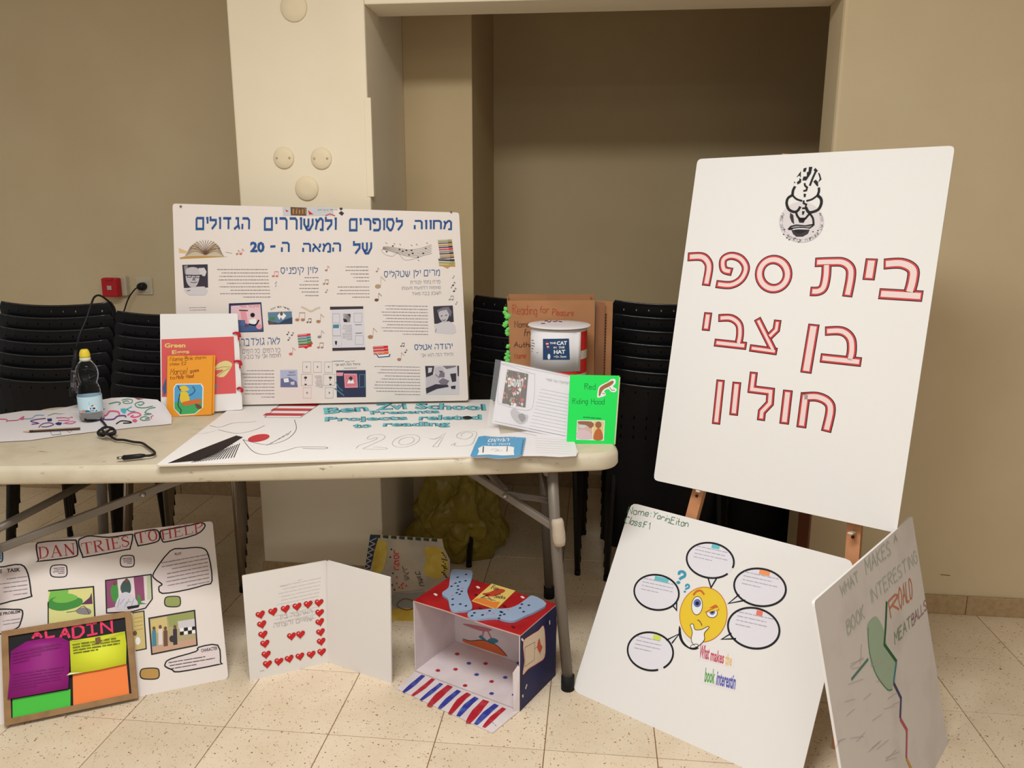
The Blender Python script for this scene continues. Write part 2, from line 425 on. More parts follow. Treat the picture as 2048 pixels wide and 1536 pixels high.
plate(588, 15, 0.046, 'large round cover plate high on the column at the top edge', False)

# hairline scratch on the pier
def on_wall(px, py, k=0.0):
    P0 = WO + E2 * k; d = ray(px, py); t = (P0 - CO).dot(E2) / d.dot(E2); return WF.inverted() @ (CO + d * t)
a = on_wall(1881, 1149); b = on_wall(1900, 1151)
s_ = MB().tube([a + Vector((0, -0.0005, 0)), b + Vector((0, -0.0005, 0))], 0.0012, mat('scratch', (96, 74, 48), 0.9), 6).build('trim_2', M=WF); tag(s_, kind='structure')

# ------------------------------------------------------------------ sockets on the left wall
def wall_thing(name, px, py, k, label, cat):
    P = on_wall(px, py, k); return tag(empty(name, WF @ Matrix.Translation(P)), label, cat), P
SOCK = mat('socket_plastic', (206, 194, 168), 0.45)
r, PS = wall_thing('wall_socket', 290, 572, 0.88, 'white square wall socket with a black plug pushed in', 'socket')
MB().box(-0.042, -0.009, -0.042, 0.042, 0, 0.042, SOCK, bev=0.004).build('frame', r)
MB().box(-0.030, -0.012, -0.030, 0.030, -0.008, 0.030, SOCK, bev=0.002).build('insert', r)
r2, P2 = wall_thing('emergency_socket', 240, 572, 0.88, 'square wall socket with a bright red hinged cover', 'socket')
MB().box(-0.040, -0.030, -0.045, 0.050, 0, 0.050, SOCK, bev=0.005).build('back_box', r2)
RED = mat('red_cover_plastic', (188, 34, 40), 0.4)
MB().box(-0.052, -0.072, -0.048, 0.030, -0.030, 0.044, RED, bev=0.008).build('cover', r2)
MB().box(-0.030, -0.076, 0.030, 0.010, -0.060, 0.046, RED, bev=0.003).build('hinge', r2)
MB().box(-0.020, -0.0745, -0.012, 0.002, -0.071, 0.008, mat('sticker', (190, 170, 160), 0.6)).build('sticker', r2)
CORD = mat('black_cord', (26, 24, 26), 0.5)
plug = tag(empty('power_cord', WF @ Matrix.Translation(PS + Vector((0, -0.012, 0)))), 'black power cord plugged into the white wall socket, dropping behind the chairs', 'cord')
MB().lathe([(0.019, 0), (0.0195, 0.02), (0.016, 0.034), (0.008, 0.036)], CORD, 20).build('plug', plug, M=None).rotation_euler = (R(90), 0, 0)
c_ = [(-0.004, -0.034, 0), (-0.02, -0.045, -0.012), (-0.05, -0.05, -0.05), (-0.075, -0.05, -0.10), (-0.09, -0.05, -0.16), (-0.09, -0.05, -0.4), (-0.10, -0.04, -0.9)]
MB().tube(spline(c_, 5), 0.0032, CORD, 8).build('cable', plug)

# ================================================================== FOLDING TABLE
TA = math.atan(0.068); TMAT = mat('worn_white_tabletop', (206, 193, 170), 0.45, noise=(9, (186, 170, 143), 0.5, 0.85), bump=(90, 0.25))
nt = TMAT.node_tree; b_ = nt.nodes['Principled BSDF']; g_ = nt.nodes.new('ShaderNodeNewGeometry')
n_ = nt.nodes.new('ShaderNodeTexNoise'); n_.inputs['Scale'].default_value = 26; n_.inputs['Detail'].default_value = 8; n_.inputs['Roughness'].default_value = 0.7
mp = nt.nodes.new('ShaderNodeMapping'); mp.inputs['Scale'].default_value = (0.55, 1.4, 1.2); nt.links.new(g_.outputs['Position'], mp.inputs['Vector']); nt.links.new(mp.outputs[0], n_.inputs['Vector'])
r_ = nt.nodes.new('ShaderNodeMapRange'); r_.inputs['From Min'].default_value = 0.62; r_.inputs['From Max'].default_value = 0.74; nt.links.new(n_.outputs['Fac'], r_.inputs['Value'])
mx = nt.nodes.new('ShaderNodeMix'); mx.data_type = 'RGBA'; mx.inputs[7].default_value = rgb(120, 88, 54)
old = b_.inputs['Base Color'].links[0].from_socket; nt.links.new(r_.outputs[0], mx.inputs[0]); nt.links.new(old, mx.inputs[6]); nt.links.new(mx.outputs[2], b_.inputs['Base Color'])
def tz(x): return 0.742 - 0.013 * max(0.0, 1 - ((x + 0.80) / 1.12) ** 2)       # the top sags a little in the middle
TM = Matrix.Translation((0.320, 2.178, 0)) @ Matrix.Rotation(TA, 4, 'Z')
tbl = tag(empty('folding_table', TM), 'long worn off-white plastic folding table with grey tube legs', 'table')
TL_, TD_ = 1.95, 0.70
bm = bmesh.new(); out = []
rc = 0.075
for cx, cy, a in ((-rc, rc, -90), (-rc, TD_ - rc, 0), (-TL_ + rc, TD_ - rc, 90), (-TL_ + rc, rc, 180)):
    for i in range(9): t = R(a + 90 * i / 8); out.append((cx + rc * cos(t), cy + rc * sin(t)))
out2 = []
for i in range(len(out)):
    p, q = out[i], out[(i + 1) % len(out)]; d = math.hypot(q[0] - p[0], q[1] - p[1]); k = max(1, int(d / 0.08))
    for j in range(k): out2.append((p[0] + (q[0] - p[0]) * j / k, p[1] + (q[1] - p[1]) * j / k))
def inset(pts, d):
    o = []
    for x, y in pts:
        cx = max(-TL_ + rc, min(-rc, x)); cy = max(rc, min(TD_ - rc, y)); v = Vector((x - cx, y - cy)); l = v.length
        o.append((x - v.x / l * d if l else x, y - v.y / l * d if l else y))
    return o
lv = [(0.030, -0.050), (0.004, -0.050), (0.0, -0.044), (0.001, -0.014), (0.005, -0.005), (0.014, 0.0)]
top = MB(); vs = []; n = len(out2)
for d, z in lv:
    for x, y in inset(out2, d): vs.append((x, y, tz(x + 0.32) + z))
fs = []
for i in range(len(lv) - 1):
    for k in range(n): fs.append([i * n + k, i * n + (k + 1) % n, (i + 1) * n + (k + 1) % n, (i + 1) * n + k])
top.add(vs, fs, TMAT, True)
# top and bottom skins as strips across the table so that they follow the sag
xs = [-TL_ + 0.014 + (TL_ - 0.028) * i / 40 for i in range(41)]
def ylim(x):
    d = 0.014; r0 = rc - d
    if x > -rc: e = rc - math.sqrt(max(0, r0 * r0 - (x + rc) ** 2))
    elif x < -TL_ + rc: e = rc - math.sqrt(max(0, r0 * r0 - (x + TL_ - rc) ** 2))
    else: e = d
    return e
xs = sorted(set([round(x, 5) for x in xs] + [round(p[0], 5) for p in inset(out2, 0.014)]))
vs = []; fs = []
for x in xs:
    e = ylim(x); vs += [(x, e, tz(x + 0.32)), (x, TD_ - e, tz(x + 0.32))]
for i in range(len(xs) - 1): fs.append([2 * i, 2 * i + 2, 2 * i + 3, 2 * i + 1])
top.add(vs, fs, TMAT, False)
top.add([(v[0], v[1], v[2] - 0.05) for v in vs], [f[::-1] for f in fs], TMAT, False)
top.build('tabletop', tbl)
TI = TM.inverted()
def tp(x, y, z): return TI @ Vector((x, y, z))
def leg(x0, y0, z0, x1, y1, label=None):
    o = MB().tube([tp(x0, y0, z0), tp(x0 + (x1 - x0) * 0.3, y0 + (y1 - y0) * 0.2, z0 * 0.62), tp(x1, y1, 0.03)], 0.0165, STEEL, 14).build('leg', tbl, label)
    MB().tube([tp(x1, y1, 0.045), tp(x1, y1, 0.0)], 0.0205, RUBBER, 14).build('rubber_foot', o)
leg(0.118, 2.215, 0.69, 0.172, 2.155); leg(0.105, 2.66, 0.69, 0.142, 2.74)
leg(-1.46, 2.09, 0.68, -1.53, 2.02); leg(-1.40, 2.58, 0.68, -1.47, 2.63)
def bar(a, b, r, name, m=STEEL): return MB().tube([tp(*a), tp(*b)], r, m, 10).build(name, tbl)
bar((0.130, 2.205, 0.535), (0.112, 2.675, 0.535), 0.012, 'crossbar'); bar((-1.475, 2.08, 0.53), (-1.415, 2.59, 0.53), 0.012, 'crossbar')
bar((0.105, 2.205, 0.675), (0.100, 2.66, 0.675), 0.014, 'crossbar'); bar((-1.455, 2.09, 0.672), (-1.395, 2.58, 0.672), 0.014, 'crossbar')
def flatbar(a, b, w, name):
    a, b = tp(*a), tp(*b); d = (b - a); L = d.length; x = d.normalized(); z = Vector((0, 0, 1)); y = z.cross(x).normalized(); z = x.cross(y)
    M = Matrix(((x.x, y.x, z.x, a.x), (x.y, y.y, z.y, a.y), (x.z, y.z, z.z, a.z), (0, 0, 0, 1)))
    return MB().box(0, -0.010, -w / 2, L, 0.010, w / 2, STEEL, bev=0.004, M=M).build(name, tbl), M, L
f1, M1, L1 = flatbar((-0.19, 2.33, 0.675), (0.127, 2.215, 0.50), 0.022, 'brace')
f3, M3, L3 = flatbar((-0.02, 2.27, 0.585), (0.125, 2.36, 0.53), 0.020, 'brace')
f4, M4, L4 = flatbar((-0.02, 2.29, 0.585), (-0.19, 2.62, 0.67), 0.018, 'brace')
f2, M2, L2 = flatbar((-0.86, 2.36, 0.665), (-1.485, 2.12, 0.465), 0.024, 'brace')
for p in ((-0.02, 2.255, 0.582), (-1.11, 2.25, 0.585), (-0.99, 2.29, 0.628)):
    q = tp(*p); MB().tube([q + Vector((0, 0.012, 0)), q + Vector((0, -0.006, 0))], 0.0075, CHROME, 12).build('rivet', tbl)
# wad of tape round the front leg
TAPE = mat('pale_tape', (186, 170, 150), 0.7, bump=(80, 0.6))
q = [tp(0.134, 2.197, 0.535), tp(0.135, 2.196, 0.525), tp(0.137, 2.195, 0.51), tp(0.139, 2.194, 0.49), tp(0.141, 2.193, 0.468), tp(0.142, 2.193, 0.455)]
MB().tube([p + Vector((0, -0.004, 0)) for p in q], [0.015, 0.0185, 0.0182, 0.0198, 0.0192, 0.0165], TAPE, 12).build('tape_wrap', tbl, 'crumpled pale tape wrapped around the front leg')

# ================================================================== CHAIR STACKS
def chair_protos(legm, low=0.47):
    r = empty('stacking_chair')
    W_, zb0, zb1 = 0.455, low, 0.80
    us = [-1.0]; hole = 0.018
    for i in range(9):
        c = -0.8 + 1.6 * i / 8; us += [c - hole / 2, c + hole / 2]
    us.append(1.0)
    us = sorted(us + [-0.93, 0.93])
    zs = [zb0, zb0 + 0.05, 0.58, 0.594, 0.62, 0.634, 0.66, 0.674, 0.70, 0.74, 0.764, 0.7715, 0.785, 0.796, zb1]
    holerows = {2, 4, 6, 10}
    vs = []; fs = []
    def pt(u, z):
        w = W_ / 2 * (1.0 if z < 0.77 else 1 - 0.05 * ((z - 0.77) / 0.03) ** 2)
        return (u * w, 0.045 * u * u - 0.02 - 0.03 * ((z - zb0) / 0.33) ** 1.5 * 1.0, z + (-0.010 * (1 - u * u) if z > 0.79 else 0))
    for z in zs:
        for u in us: vs.append(pt(u, z))
    n = len(us)
    for i in range(len(zs) - 1):
        for k in range(n - 1):
            if i in holerows and abs(us[k + 1] - us[k] - hole) < 1e-6: continue
            fs.append([i * n + k, i * n + k + 1, (i + 1) * n + k + 1, (i + 1) * n + k])
    MB().add(vs, fs, PLAST, False).build('backrest', r, solid=0.005)
    MB().tube([pt(-1 + 2 * i / 14, zb1) for i in range(15)], 0.0030, GLOSS, 6).build('top_rim', r)
    # seat with a rolled front edge
    vs = []; fs = []; ys = [0.0, 0.03, 0.10, 0.2, 0.3, 0.36, 0.385]; zz = [0.475, 0.452, 0.445, 0.443, 0.448, 0.444, 0.425]; n = 9
    for y, z in zip(ys, zz):
        for k in range(n): u = -1 + 2 * k / (n - 1); vs.append((u * 0.205, y, z + 0.012 * u * u))
    for i in range(len(ys) - 1):
        for k in range(n - 1): fs.append([i * n + k, i * n + k + 1, (i + 1) * n + k + 1, (i + 1) * n + k])
    MB().add(vs, fs, PLAST, True).build('seat', r, solid=0.005)
    for s in (-1, 1):
        o = MB().tube([(s * 0.195, -0.006, 0.62), (s * 0.198, -0.004, 0.46), (s * 0.222, -0.065, 0.012)], 0.0115, legm, 8).build('leg', r); MB().tube([(s * 0.222, -0.065, 0.02), (s * 0.222, -0.0652, 0.0)], 0.0122, RUBBER, 8).build('foot_cap', o)
        o = MB().tube([(s * 0.190, 0.02, 0.438), (s * 0.200, 0.30, 0.436), (s * 0.203, 0.325, 0.42), (s * 0.218, 0.345, 0.012)], 0.0115, legm, 8).build('leg', r); MB().tube([(s * 0.218, 0.345, 0.02), (s * 0.218, 0.3452, 0.0)], 0.0122, RUBBER, 8).build('foot_cap', o)
    return r
BLEG = mat('black_leg_tube', (24, 22, 22), 0.4, spec=0.4)
protoB = chair_protos(BLEG); protoC = chair_protos(CHROME); protoR = chair_protos(BLEG, 0.11)
used = {}
ORD = ['bottom', 'second', 'third', 'fourth', 'fifth', 'sixth', 'seventh', 'eighth']
def stack(x, y, yaw, n, dz, dy, proto, where, dx=0.0, mix=None):
    for k in range(n):
        p = proto if mix is None or k >= mix[0] else mix[1]
        o = p if p.name not in used else copy_tree(p); used[p.name] = 1
        o.matrix_world = Matrix.Translation((x, y, 0)) @ Matrix.Rotation(yaw, 4, 'Z') @ Matrix.Translation((dx * k, dy * k, dz * k))
        nm = 'topmost' if k == n - 1 else ('bottom' if k == 0 else ORD[k] + ' from the floor')
        tag(o, 'black perforated plastic chair, ' + nm + ' in ' + where, 'chair', 'stacked black plastic chairs')
stack(-1.765, 2.95, R(-2), 7, 0.046, 0.016, protoB, 'the leftmost stack', dx=0.001)
stack(-1.250, 2.84, R(1), 7, 0.0425, 0.016, protoC, 'the stack under the wall sockets')
stack(0.055, 3.03, R(-9), 7, 0.0490, 0.016, protoB, 'the stack behind the striped drum')
stack(0.600, 2.93, R(-4), 7, 0.0490, 0.016, protoR, 'the stack left of the easel')
stack(1.070, 3.00, R(-5), 7, 0.0470, 0.012, protoR, 'the stack behind the easel')

# ================================================================== MORE HELPERS FOR PRINTED THINGS
from mathutils.bvhtree import BVHTree
class Drape:
    """print that follows a curved surface; built from the surface mesh itself"""
    def __init__(s, obs, lift=0.0007):
        s.trees = []; s.lift = lift; s.mb = MB()
        vs = []; ps = []
        bpy.context.view_layer.update()
        for o in obs:
            k = len(vs); vs += [o.matrix_world @ v.co for v in o.data.vertices]; ps += [[k + a for a in p.vertices] for p in o.data.polygons]
        s.t = BVHTree.FromPolygons(vs, ps)
    def P(s, p, lay=0):
        d = ray(*p).normalized(); h = s.t.ray_cast(CO, d)
        if h[0] is None:
            return None
        n = h[1] if h[1].dot(d) < 0 else -h[1]
        return h[0] + n * (s.lift + 0.0002 * lay)
    def faces(s, pts, fs, m, lay):
        q = [s.P(p, lay) for p in pts]; idx = {}; vs = []
        for i, p in enumerate(q):
            if p is not None: idx[i] = len(vs); vs.append(p)
        s.mb.add(vs, [[idx[a] for a in f] for f in fs if all(a in idx for a in f)], m); return s
    def quad(s, a, b, c, d, m, lay=0, nx=6, ny=4):      # a..d = bottom left, bottom right, top right, top left
        pts = []; fs = []
        for j in range(ny + 1):
            for i in range(nx + 1):
                u, v = i / nx, j / ny
                pts.append(tuple((1 - v) * ((1 - u) * a[k] + u * b[k]) + v * ((1 - u) * d[k] + u * c[k]) for k in (0, 1)))
        for j in range(ny):
            for i in range(nx): k = j * (nx + 1) + i; fs.append([k, k + 1, k + nx + 2, k + nx + 1])
        return s.faces(pts, fs, m, lay)
    def poly(s, pts, m, lay=0):
        return s.faces(pts, [list(t) for t in tessellate_polygon([[Vector((p[0], p[1], 0)) for p in pts]])], m, lay)
    def line(s, pts, w, m, lay=1, closed=False, sp=0):
        if sp: pts = spline(pts, sp, closed)
        v, f = ribbon(pts, w, closed); return s.faces([tuple(x) for x in v], f, m, lay)
    def text(s, t, BL, BR, TL, m, bold=0.0, lay=1):
        vs, fs = text_mesh(t, bold, 2)
        return s.faces([(BL[0] + a * (BR[0] - BL[0]) + b * (TL[0] - BL[0]), BL[1] + a * (BR[1] - BL[1]) + b * (TL[1] - BL[1])) for a, b in vs], fs, m, lay)
    def rows(s, TL, TR, BL, n, m, h=0.4, w0=12, seed=1, lay=1):
        rd = random.Random(seed); ux = Vector((TR[0] - TL[0], TR[1] - TL[1])); uy = Vector((BL[0] - TL[0], BL[1] - TL[1])); L = ux.length
        for i in range(n):
            x = 0; ln = rd.uniform(0.8, 1)
            while x < ln:
                w = rd.uniform(0.5, 1.5) * w0 / L; a, b = 1 - x, 1 - min(x + w, ln); x += w + 3.0 / L
                q = [Vector(TL) + ux * A + uy * T_ for A, T_ in ((a, (i + .5 - h / 2) / n), (b, (i + .5 - h / 2) / n), (b, (i + .5 + h / 2) / n), (a, (i + .5 + h / 2) / n))]
                s.faces([tuple(z) for z in q], [[0, 1, 2, 3]], m, lay)
        return s
    def build(s, name, parent, label=None):
        o = s.mb.build(name, None, label); bpy.context.view_layer.update()
        o.parent = parent; o.matrix_parent_inverse = parent.matrix_world.inverted(); return o

def slab(bd, name, parent, outline, th, m, edge=FOAME, px=True, label=None):
    q = [bd.loc(p) for p in outline] if px else outline
    if area2(q) < 0: q = q[::-1]
    return MB().prism(q, 0.0, th, m, side=edge).build(name, parent, label)
def soft(q, r=0.012, n=3):
    """rounds the corners of a local outline"""
    o = []; N = len(q)
    for i in range(N):
        a, b, c = Vector(q[i - 1]), Vector(q[i]), Vector(q[(i + 1) % N]); p0 = b + (a - b).normalized() * r; p1 = b + (c - b).normalized() * r
        for k in range(n + 1):
            t = k / n; o.append(tuple((1 - t) ** 2 * p0 + 2 * t * (1 - t) * b + t * t * p1))
    return o
def corner(bd, outline, r=0.012): return soft([bd.loc(p) for p in outline], r)

BLUE = mat('blue_ink', (46, 84, 140), 0.6); DBLUE = mat('slate_blue_print', (72, 96, 140), 0.6)
REDP = mat('red_print', (204, 40, 44), 0.55); GOLD = mat('ochre_print', (186, 144, 78), 0.7); BRN = mat('brown_print', (112, 78, 58), 0.7)
PINK = mat('pink_print', (226, 150, 160), 0.6); TEAL = mat('teal_print', (70, 130, 150), 0.6); GREENP = mat('green_print', (70, 130, 80), 0.6)
LBLUE = mat('pale_blue_print', (150, 180, 204), 0.6); WHITE = mat('white_print', (236, 232, 232), 0.5); OLIVE = mat('olive_print', (150, 156, 90), 0.6)

# ================================================================== BIG PRINTED POSTER BOARD ON THE TABLE
o0 = atz(358, 812, 0.7365)
o0 = Vector((-1.184, 2.722, 0.7365)); BB = Board(o0, R(4.5), R(1.5))
bb = BB.sheet('poster_board', 'large cream poster board with blue Hebrew headings, standing at the back of the table', 'poster')
slab(BB, 'board', bb, None, 0.005, CREAM, FOAME, px=False) if False else MB().prism(corner(BB, [(358, 812), (937, 801), (918, 425), (345, 407)], 0.01), 0, 0.005, CREAM, side=FOAME).build('board', bb)
c2 = crop(340, 400, .14648); c3 = crop(640, 400, .14648); c4 = crop(440, 600, .1367); c5 = crop(680, 600, .1367)
def T3(c, *p): return c(*p)
g = Print(BB)
def word(g, c, txt, x0, yb, x1, yb1, yt, m, bold=0.0, sk=0):
    a, b, t = c(x0, yb, x1, yb1, x0 + sk, yt); Print(BB).text(txt, a, b, t, m, bold).build('heading_word' if m is not GREY else 'text_line', bb)
word(g, c2, H('הגדולים'), 350, 412, 1092, 416, 222, BLUE, .035)
word(g, c2, H('ולמשוררים'), 1282, 420, 2276, 424, 225, BLUE, .035)
word(g, c3, H('לסופרים'), 396, 430, 1130, 428, 240, BLUE, .035)
word(g, c3, H('מחווה'), 1280, 412, 1802, 412, 272, BLUE, .035)
word(g, c2, '20', 1095, 715, 1292, 718, 566, BLUE, .045); word(g, c2, '-', 1370, 652, 1440, 648, 620, BLUE, .02)
word(g, c2, H('ה'), 1515, 708, 1635, 708, 570, BLUE, .035); word(g, c2, H('המאה'), 1805, 722, 2335, 716, 585, BLUE, .035)
word(g, c3, H('של'), 450, 750, 712, 742, 560, BLUE, .035)
g = Print(BB)
word(g, c2, H('לוין קיפניס'), 1512, 1030, 2018, 1022, 915, DBLUE, .005); word(g, c3, H('מרים ילן שטקליס'), 875, 1080, 1636, 1055, 965, DBLUE, .005)
word(g, c4, H('לאה גולדברג'), 250, 680, 875, 655, 560, DBLUE, .005); word(g, c5, H('יהודה אטלס'), 1090, 735, 1645, 720, 645, BLUE, .01)
for t, x0, y0, x1, y1, yt in (('פרח נתתי לנורית', 1230, 1150, 1642, 1140, 1100), ('סולמות הדמעות מעצמן', 1115, 1232, 1648, 1225, 1180), ('חשבון בבה מאוד', 1255, 1312, 1652, 1300, 1260)):
    word(g, c3, H(t), x0, y0, x1, y1, yt, GREY)
for t, x0, y0, x1, y1, yt in (('כל הימים, כל הימים', 330, 785, 880, 765, 715), ('חולמת אני על כובע', 350, 870, 890, 848, 800)):
    word(g, c4, H(t), x0, y0, x1, y1, yt, GREY)
word(g, c5, H('והילד הזה הוא אני'), 1185, 835, 1655, 820, 782, GREY)
PGI = mat('brown_grey_print', (122, 108, 110), .7)
def rowpart(c, TL, TR, BL, n, seed, m=PGI, w0=.0075, h=.19, frag=.8):
    g = Print(BB); a, b, d = c(*TL)[0], c(*TR)[0], c(*BL)[0]; g.rows(a, b, d, n, m, h=h, seed=seed, frag=frag, w0=w0, gap=.0034); g.build('text_block', bb)
rowpart(c2, (640, 925), (1330, 925), (690, 1350), 9, 1); rowpart(c2, (1680, 1035), (2030, 1035), (1680, 1330), 6, 2, frag=.6)
rowpart(c3, (340, 890), (655, 890), (360, 1130), 5, 3, frag=.6); rowpart(c3, (225, 1165), (670, 1165), (235, 1350), 4, 4, frag=.7)
rowpart(c5, (595, 60), (1280, 70), (610, 520), 10, 5); rowpart(c4, (320, 1010), (790, 1010), (330, 1445), 9, 6); rowpart(c5, (490, 950), (1170, 960), (500, 1400), 10, 7)
rowpart(c2, (255, 1455), (490, 1450), (262, 1520), 2, 8)
# photographs: simple greyscale portraits
def photo(name, label): return Print(BB), name, label
g = Print(BB)
g.poly(c2(168, 885, 515, 878, 520, 1195, 190, 1200), mat('photo_dark', (58, 52, 62), .5)).poly(c2(190, 900, 240, 890, 250, 1000, 205, 1010), GREY, 1).poly(c2(390, 930, 470, 925, 500, 980, 480, 1040, 400, 1030), mat('photo_pale', (206, 198, 200), .5), 1)
PS1 = mat('photo_skin', (190, 182, 186), .5); PS2 = mat('photo_mid', (120, 112, 122), .5); PD = MATS['photo_dark']; PL_ = MATS['photo_pale']
g.poly([p for q in spline(c2(215, 990, 225, 940, 300, 915, 375, 930, 405, 985, 400, 1080, 370, 1160, 330, 1190, 270, 1180, 225, 1110), 3, True) for p in [q]], PS1, 2)
g.poly(c2(190, 1210, 330, 1185, 470, 1180, 520, 1240, 480, 1300, 260, 1300, 200, 1250), PL_, 2)
g.line(c2(215, 1025, 300, 1028, 345, 1030, 440, 1025), .0035, PD, 3).line(c2(235, 1025, 240, 1055, 290, 1055, 300, 1028), .0022, PD, 3).line(c2(350, 1028, 352, 1060, 410, 1058, 420, 1025), .0022, PD, 3)
g.poly(c2(315, 1050, 340, 1050, 350, 1100, 305, 1100), PS2, 3).line(c2(280, 1120, 330, 1130, 370, 1118), .0022, PD, 3).line(c2(230, 1240, 280, 1230), .002, PD, 3)
g.build('photograph', bb, 'grey portrait photograph of an older man in glasses')
g = Print(BB)
g.poly(c5(1362, 92, 1650, 80, 1665, 320, 1380, 350), PD).poly(spline(c5(1440, 180, 1460, 140, 1530, 115, 1590, 140, 1600, 200, 1580, 270, 1540, 320, 1500, 320, 1455, 260), 3, True), PS1, 1)
g.poly(c5(1430, 190, 1420, 150, 1500, 110, 1590, 100, 1635, 170, 1620, 250, 1590, 200, 1560, 140, 1470, 160), PS2, 2).poly(c5(1375, 370, 1490, 320, 1600, 310, 1680, 370, 1700, 470, 1640, 500, 1390, 480), PL_, 1)
g.line(c5(1475, 235, 1500, 230), .0028, PD, 3).line(c5(1540, 225, 1565, 222), .0028, PD, 3).line(c5(1490, 290, 1520, 300, 1545, 285), .002, PD, 3).line(c5(1395, 470, 1410, 420), .002, PS2, 3)
g.build('photograph', bb, 'grey portrait photograph of a smiling woman')
g = Print(BB)
g.poly(c5(1245, 965, 1740, 955, 1745, 1385, 1255, 1385), PL_).poly(c5(1245, 965, 1380, 965, 1360, 1090, 1260, 1140), PD, 1).poly(c5(1290, 990, 1350, 990, 1340, 1050, 1290, 1070), PL_, 2).poly(c5(1500, 965, 1700, 960, 1690, 980, 1560, 1010), PS2, 1).poly(c5(1715, 965, 1740, 960, 1740, 1120, 1722, 1110), PD, 1)
g.poly(spline(c5(1385, 1010, 1440, 975, 1500, 990, 1520, 1050, 1490, 1120, 1440, 1140, 1390, 1080), 3, True), PS1, 2).poly(c5(1470, 1040, 1530, 1060, 1530, 1130, 1440, 1130), PS2, 3)
g.poly(c5(1265, 1130, 1400, 1080, 1480, 1160, 1450, 1260, 1260, 1340), PS1, 2).poly(c5(1255, 1290, 1400, 1230, 1580, 1240, 1590, 1270, 1420, 1300, 1265, 1370), PD, 3).poly(c5(1440, 1190, 1500, 1140, 1600, 1180, 1560, 1240, 1480, 1240), PS2, 4).poly(c5(1610, 1080, 1700, 1070, 1700, 1190, 1640, 1200), PD, 2).poly(c5(1620, 1260, 1690, 1250, 1690, 1300, 1630, 1300), PD, 3)
g.line(c5(1450, 1040, 1500, 1045), .003, PD, 4)
g.build('photograph', bb, 'grey photograph of a man reading at a desk')
# pictures
g = Print(BB)
g.poly(c2(1535, 95, 2230, 95, 2230, 215, 1545, 215), mat('strip_paper', (196, 196, 198), .6)).poly(c2(1645, 95, 1865, 105, 1862, 215, 1650, 210), BRN, 1)
for i in range(14):
    x = 1660 + i * 14; g.poly(c2(x, 110 + (i * 37) % 30, x + 9, 112 + (i * 37) % 30, x + 8, 190, x, 188), GOLD if i % 3 else INK, 2)
g.poly(c2(1575, 130, 1620, 150, 1590, 165), REDP, 2).poly(c2(1885, 140, 1960, 195, 1900, 200), REDP, 2)
g.line(c3(75, 215, 110, 200, 140, 190, 175, 205, 205, 215), .003, REDP, 2).text(H('בית ספר בן צבי חולון'), *c3(-30, 150, 235, 145, -30, 128), INK, 0, 2)
g.poly(c3(255, 180, 290, 150, 330, 180, 300, 215), INK, 2).poly(ell(*c3(288, 120)[0], 3, 2.5), INK, 2)
g.build('picture_strip', bb, 'narrow colour picture strip at the top edge')
g = Print(BB)            # open book
PAGE = mat('print_page', (198, 180, 156), .7); PAGD = mat('print_page_shadow', (118, 96, 76), .7)
g.poly(c2(130, 790, 200, 770, 480, 760, 790, 775, 480, 790, 140, 805), GOLD, 0).poly(c2(200, 770, 270, 640, 370, 560, 480, 690, 590, 560, 680, 650, 730, 770, 490, 765), PAGE, 0)
for i in range(13):
    t = i / 12; a = R(155 - 130 * t); x, y = 485 + 225 * cos(a), 745 - 190 * sin(a) - 10
    g.line(c2(485, 745, 485 + 100 * cos(a) + (0), 735 - 130 * sin(a), x, y), .0016, PAGD if i % 2 else BRN, 1, sp=3)
for i in range(5):
    g.line(c2(215 + i * 14, 760 - i * 24, 340, 700 - i * 22, 480, 750 - i * 6), .0014, BRN, 2, sp=3); g.line(c2(735 - i * 14, 765 - i * 24, 620, 700 - i * 22, 490, 750 - i * 6), .0014, BRN, 2, sp=3)
g.poly(c2(120, 655, 230, 700, 220, 725, 125, 722), mat('sand_print', (216, 182, 128), .7), 0).line(c2(760, 710, 850, 730), .0012, GREY)
g.build('picture', bb, 'printed picture of an open book with fanned pages')
g = Print(BB)            # music stave ribbon
for i in range(6):
    o_ = i * 22
    g.line(c3(860, 640 + o_ * .3, 950, 640 + o_ * .5, 1080, 660 + o_ * .7, 1200, 680 + o_ * .8, 1330, 670 + o_, 1440, 640 + o_, 1525, 610 + o_ * 1.1), .0009, BRN if i < 3 else INK, 1, sp=4)
g.line(c3(880, 660, 840, 690, 900, 750, 1000, 765, 1060, 720, 1160, 820, 1340, 790), .0009, GREY, 1, sp=4)
for x, y in ((910, 705), (1085, 675), (1180, 685), (1250, 685), (1215, 750), (1265, 730), (1410, 730), (1445, 660), (1340, 780), (995, 628), (1130, 700)):
    a = c3(x, y)[0]; g.poly(ell(a[0], a[1], 2.0, 1.4, n=8), INK, 2)
for x, y in ((895, 580), (1085, 600), (1240, 610), (1310, 600), (1450, 580), (1005, 590), (1335, 815)): g.line(c3(x, y, x + 22, y + 18), .0014, INK, 1)
g.build('picture', bb, 'printed ribbon of music staves')
def books(g, c, x, y, w, h, cols, tilt=0):
    n = len(cols)
    for i, m in enumerate(cols):
        o_ = ((i * 53) % 17 - 8) / 100 * w; y0 = y + h * i / n; hh = h / n
        g.poly(c(x + o_, y0 + hh * .12 + tilt, x + w + o_, y0 - tilt, x + w + o_, y0 + hh * .82 - tilt, x + o_, y0 + hh * .95 + tilt), m, 1); g.line(c(x + o_ + 4, y0 + hh * .35 + tilt, x + w * .7 + o_, y0 + hh * .28), .0012, WHITE, 2)
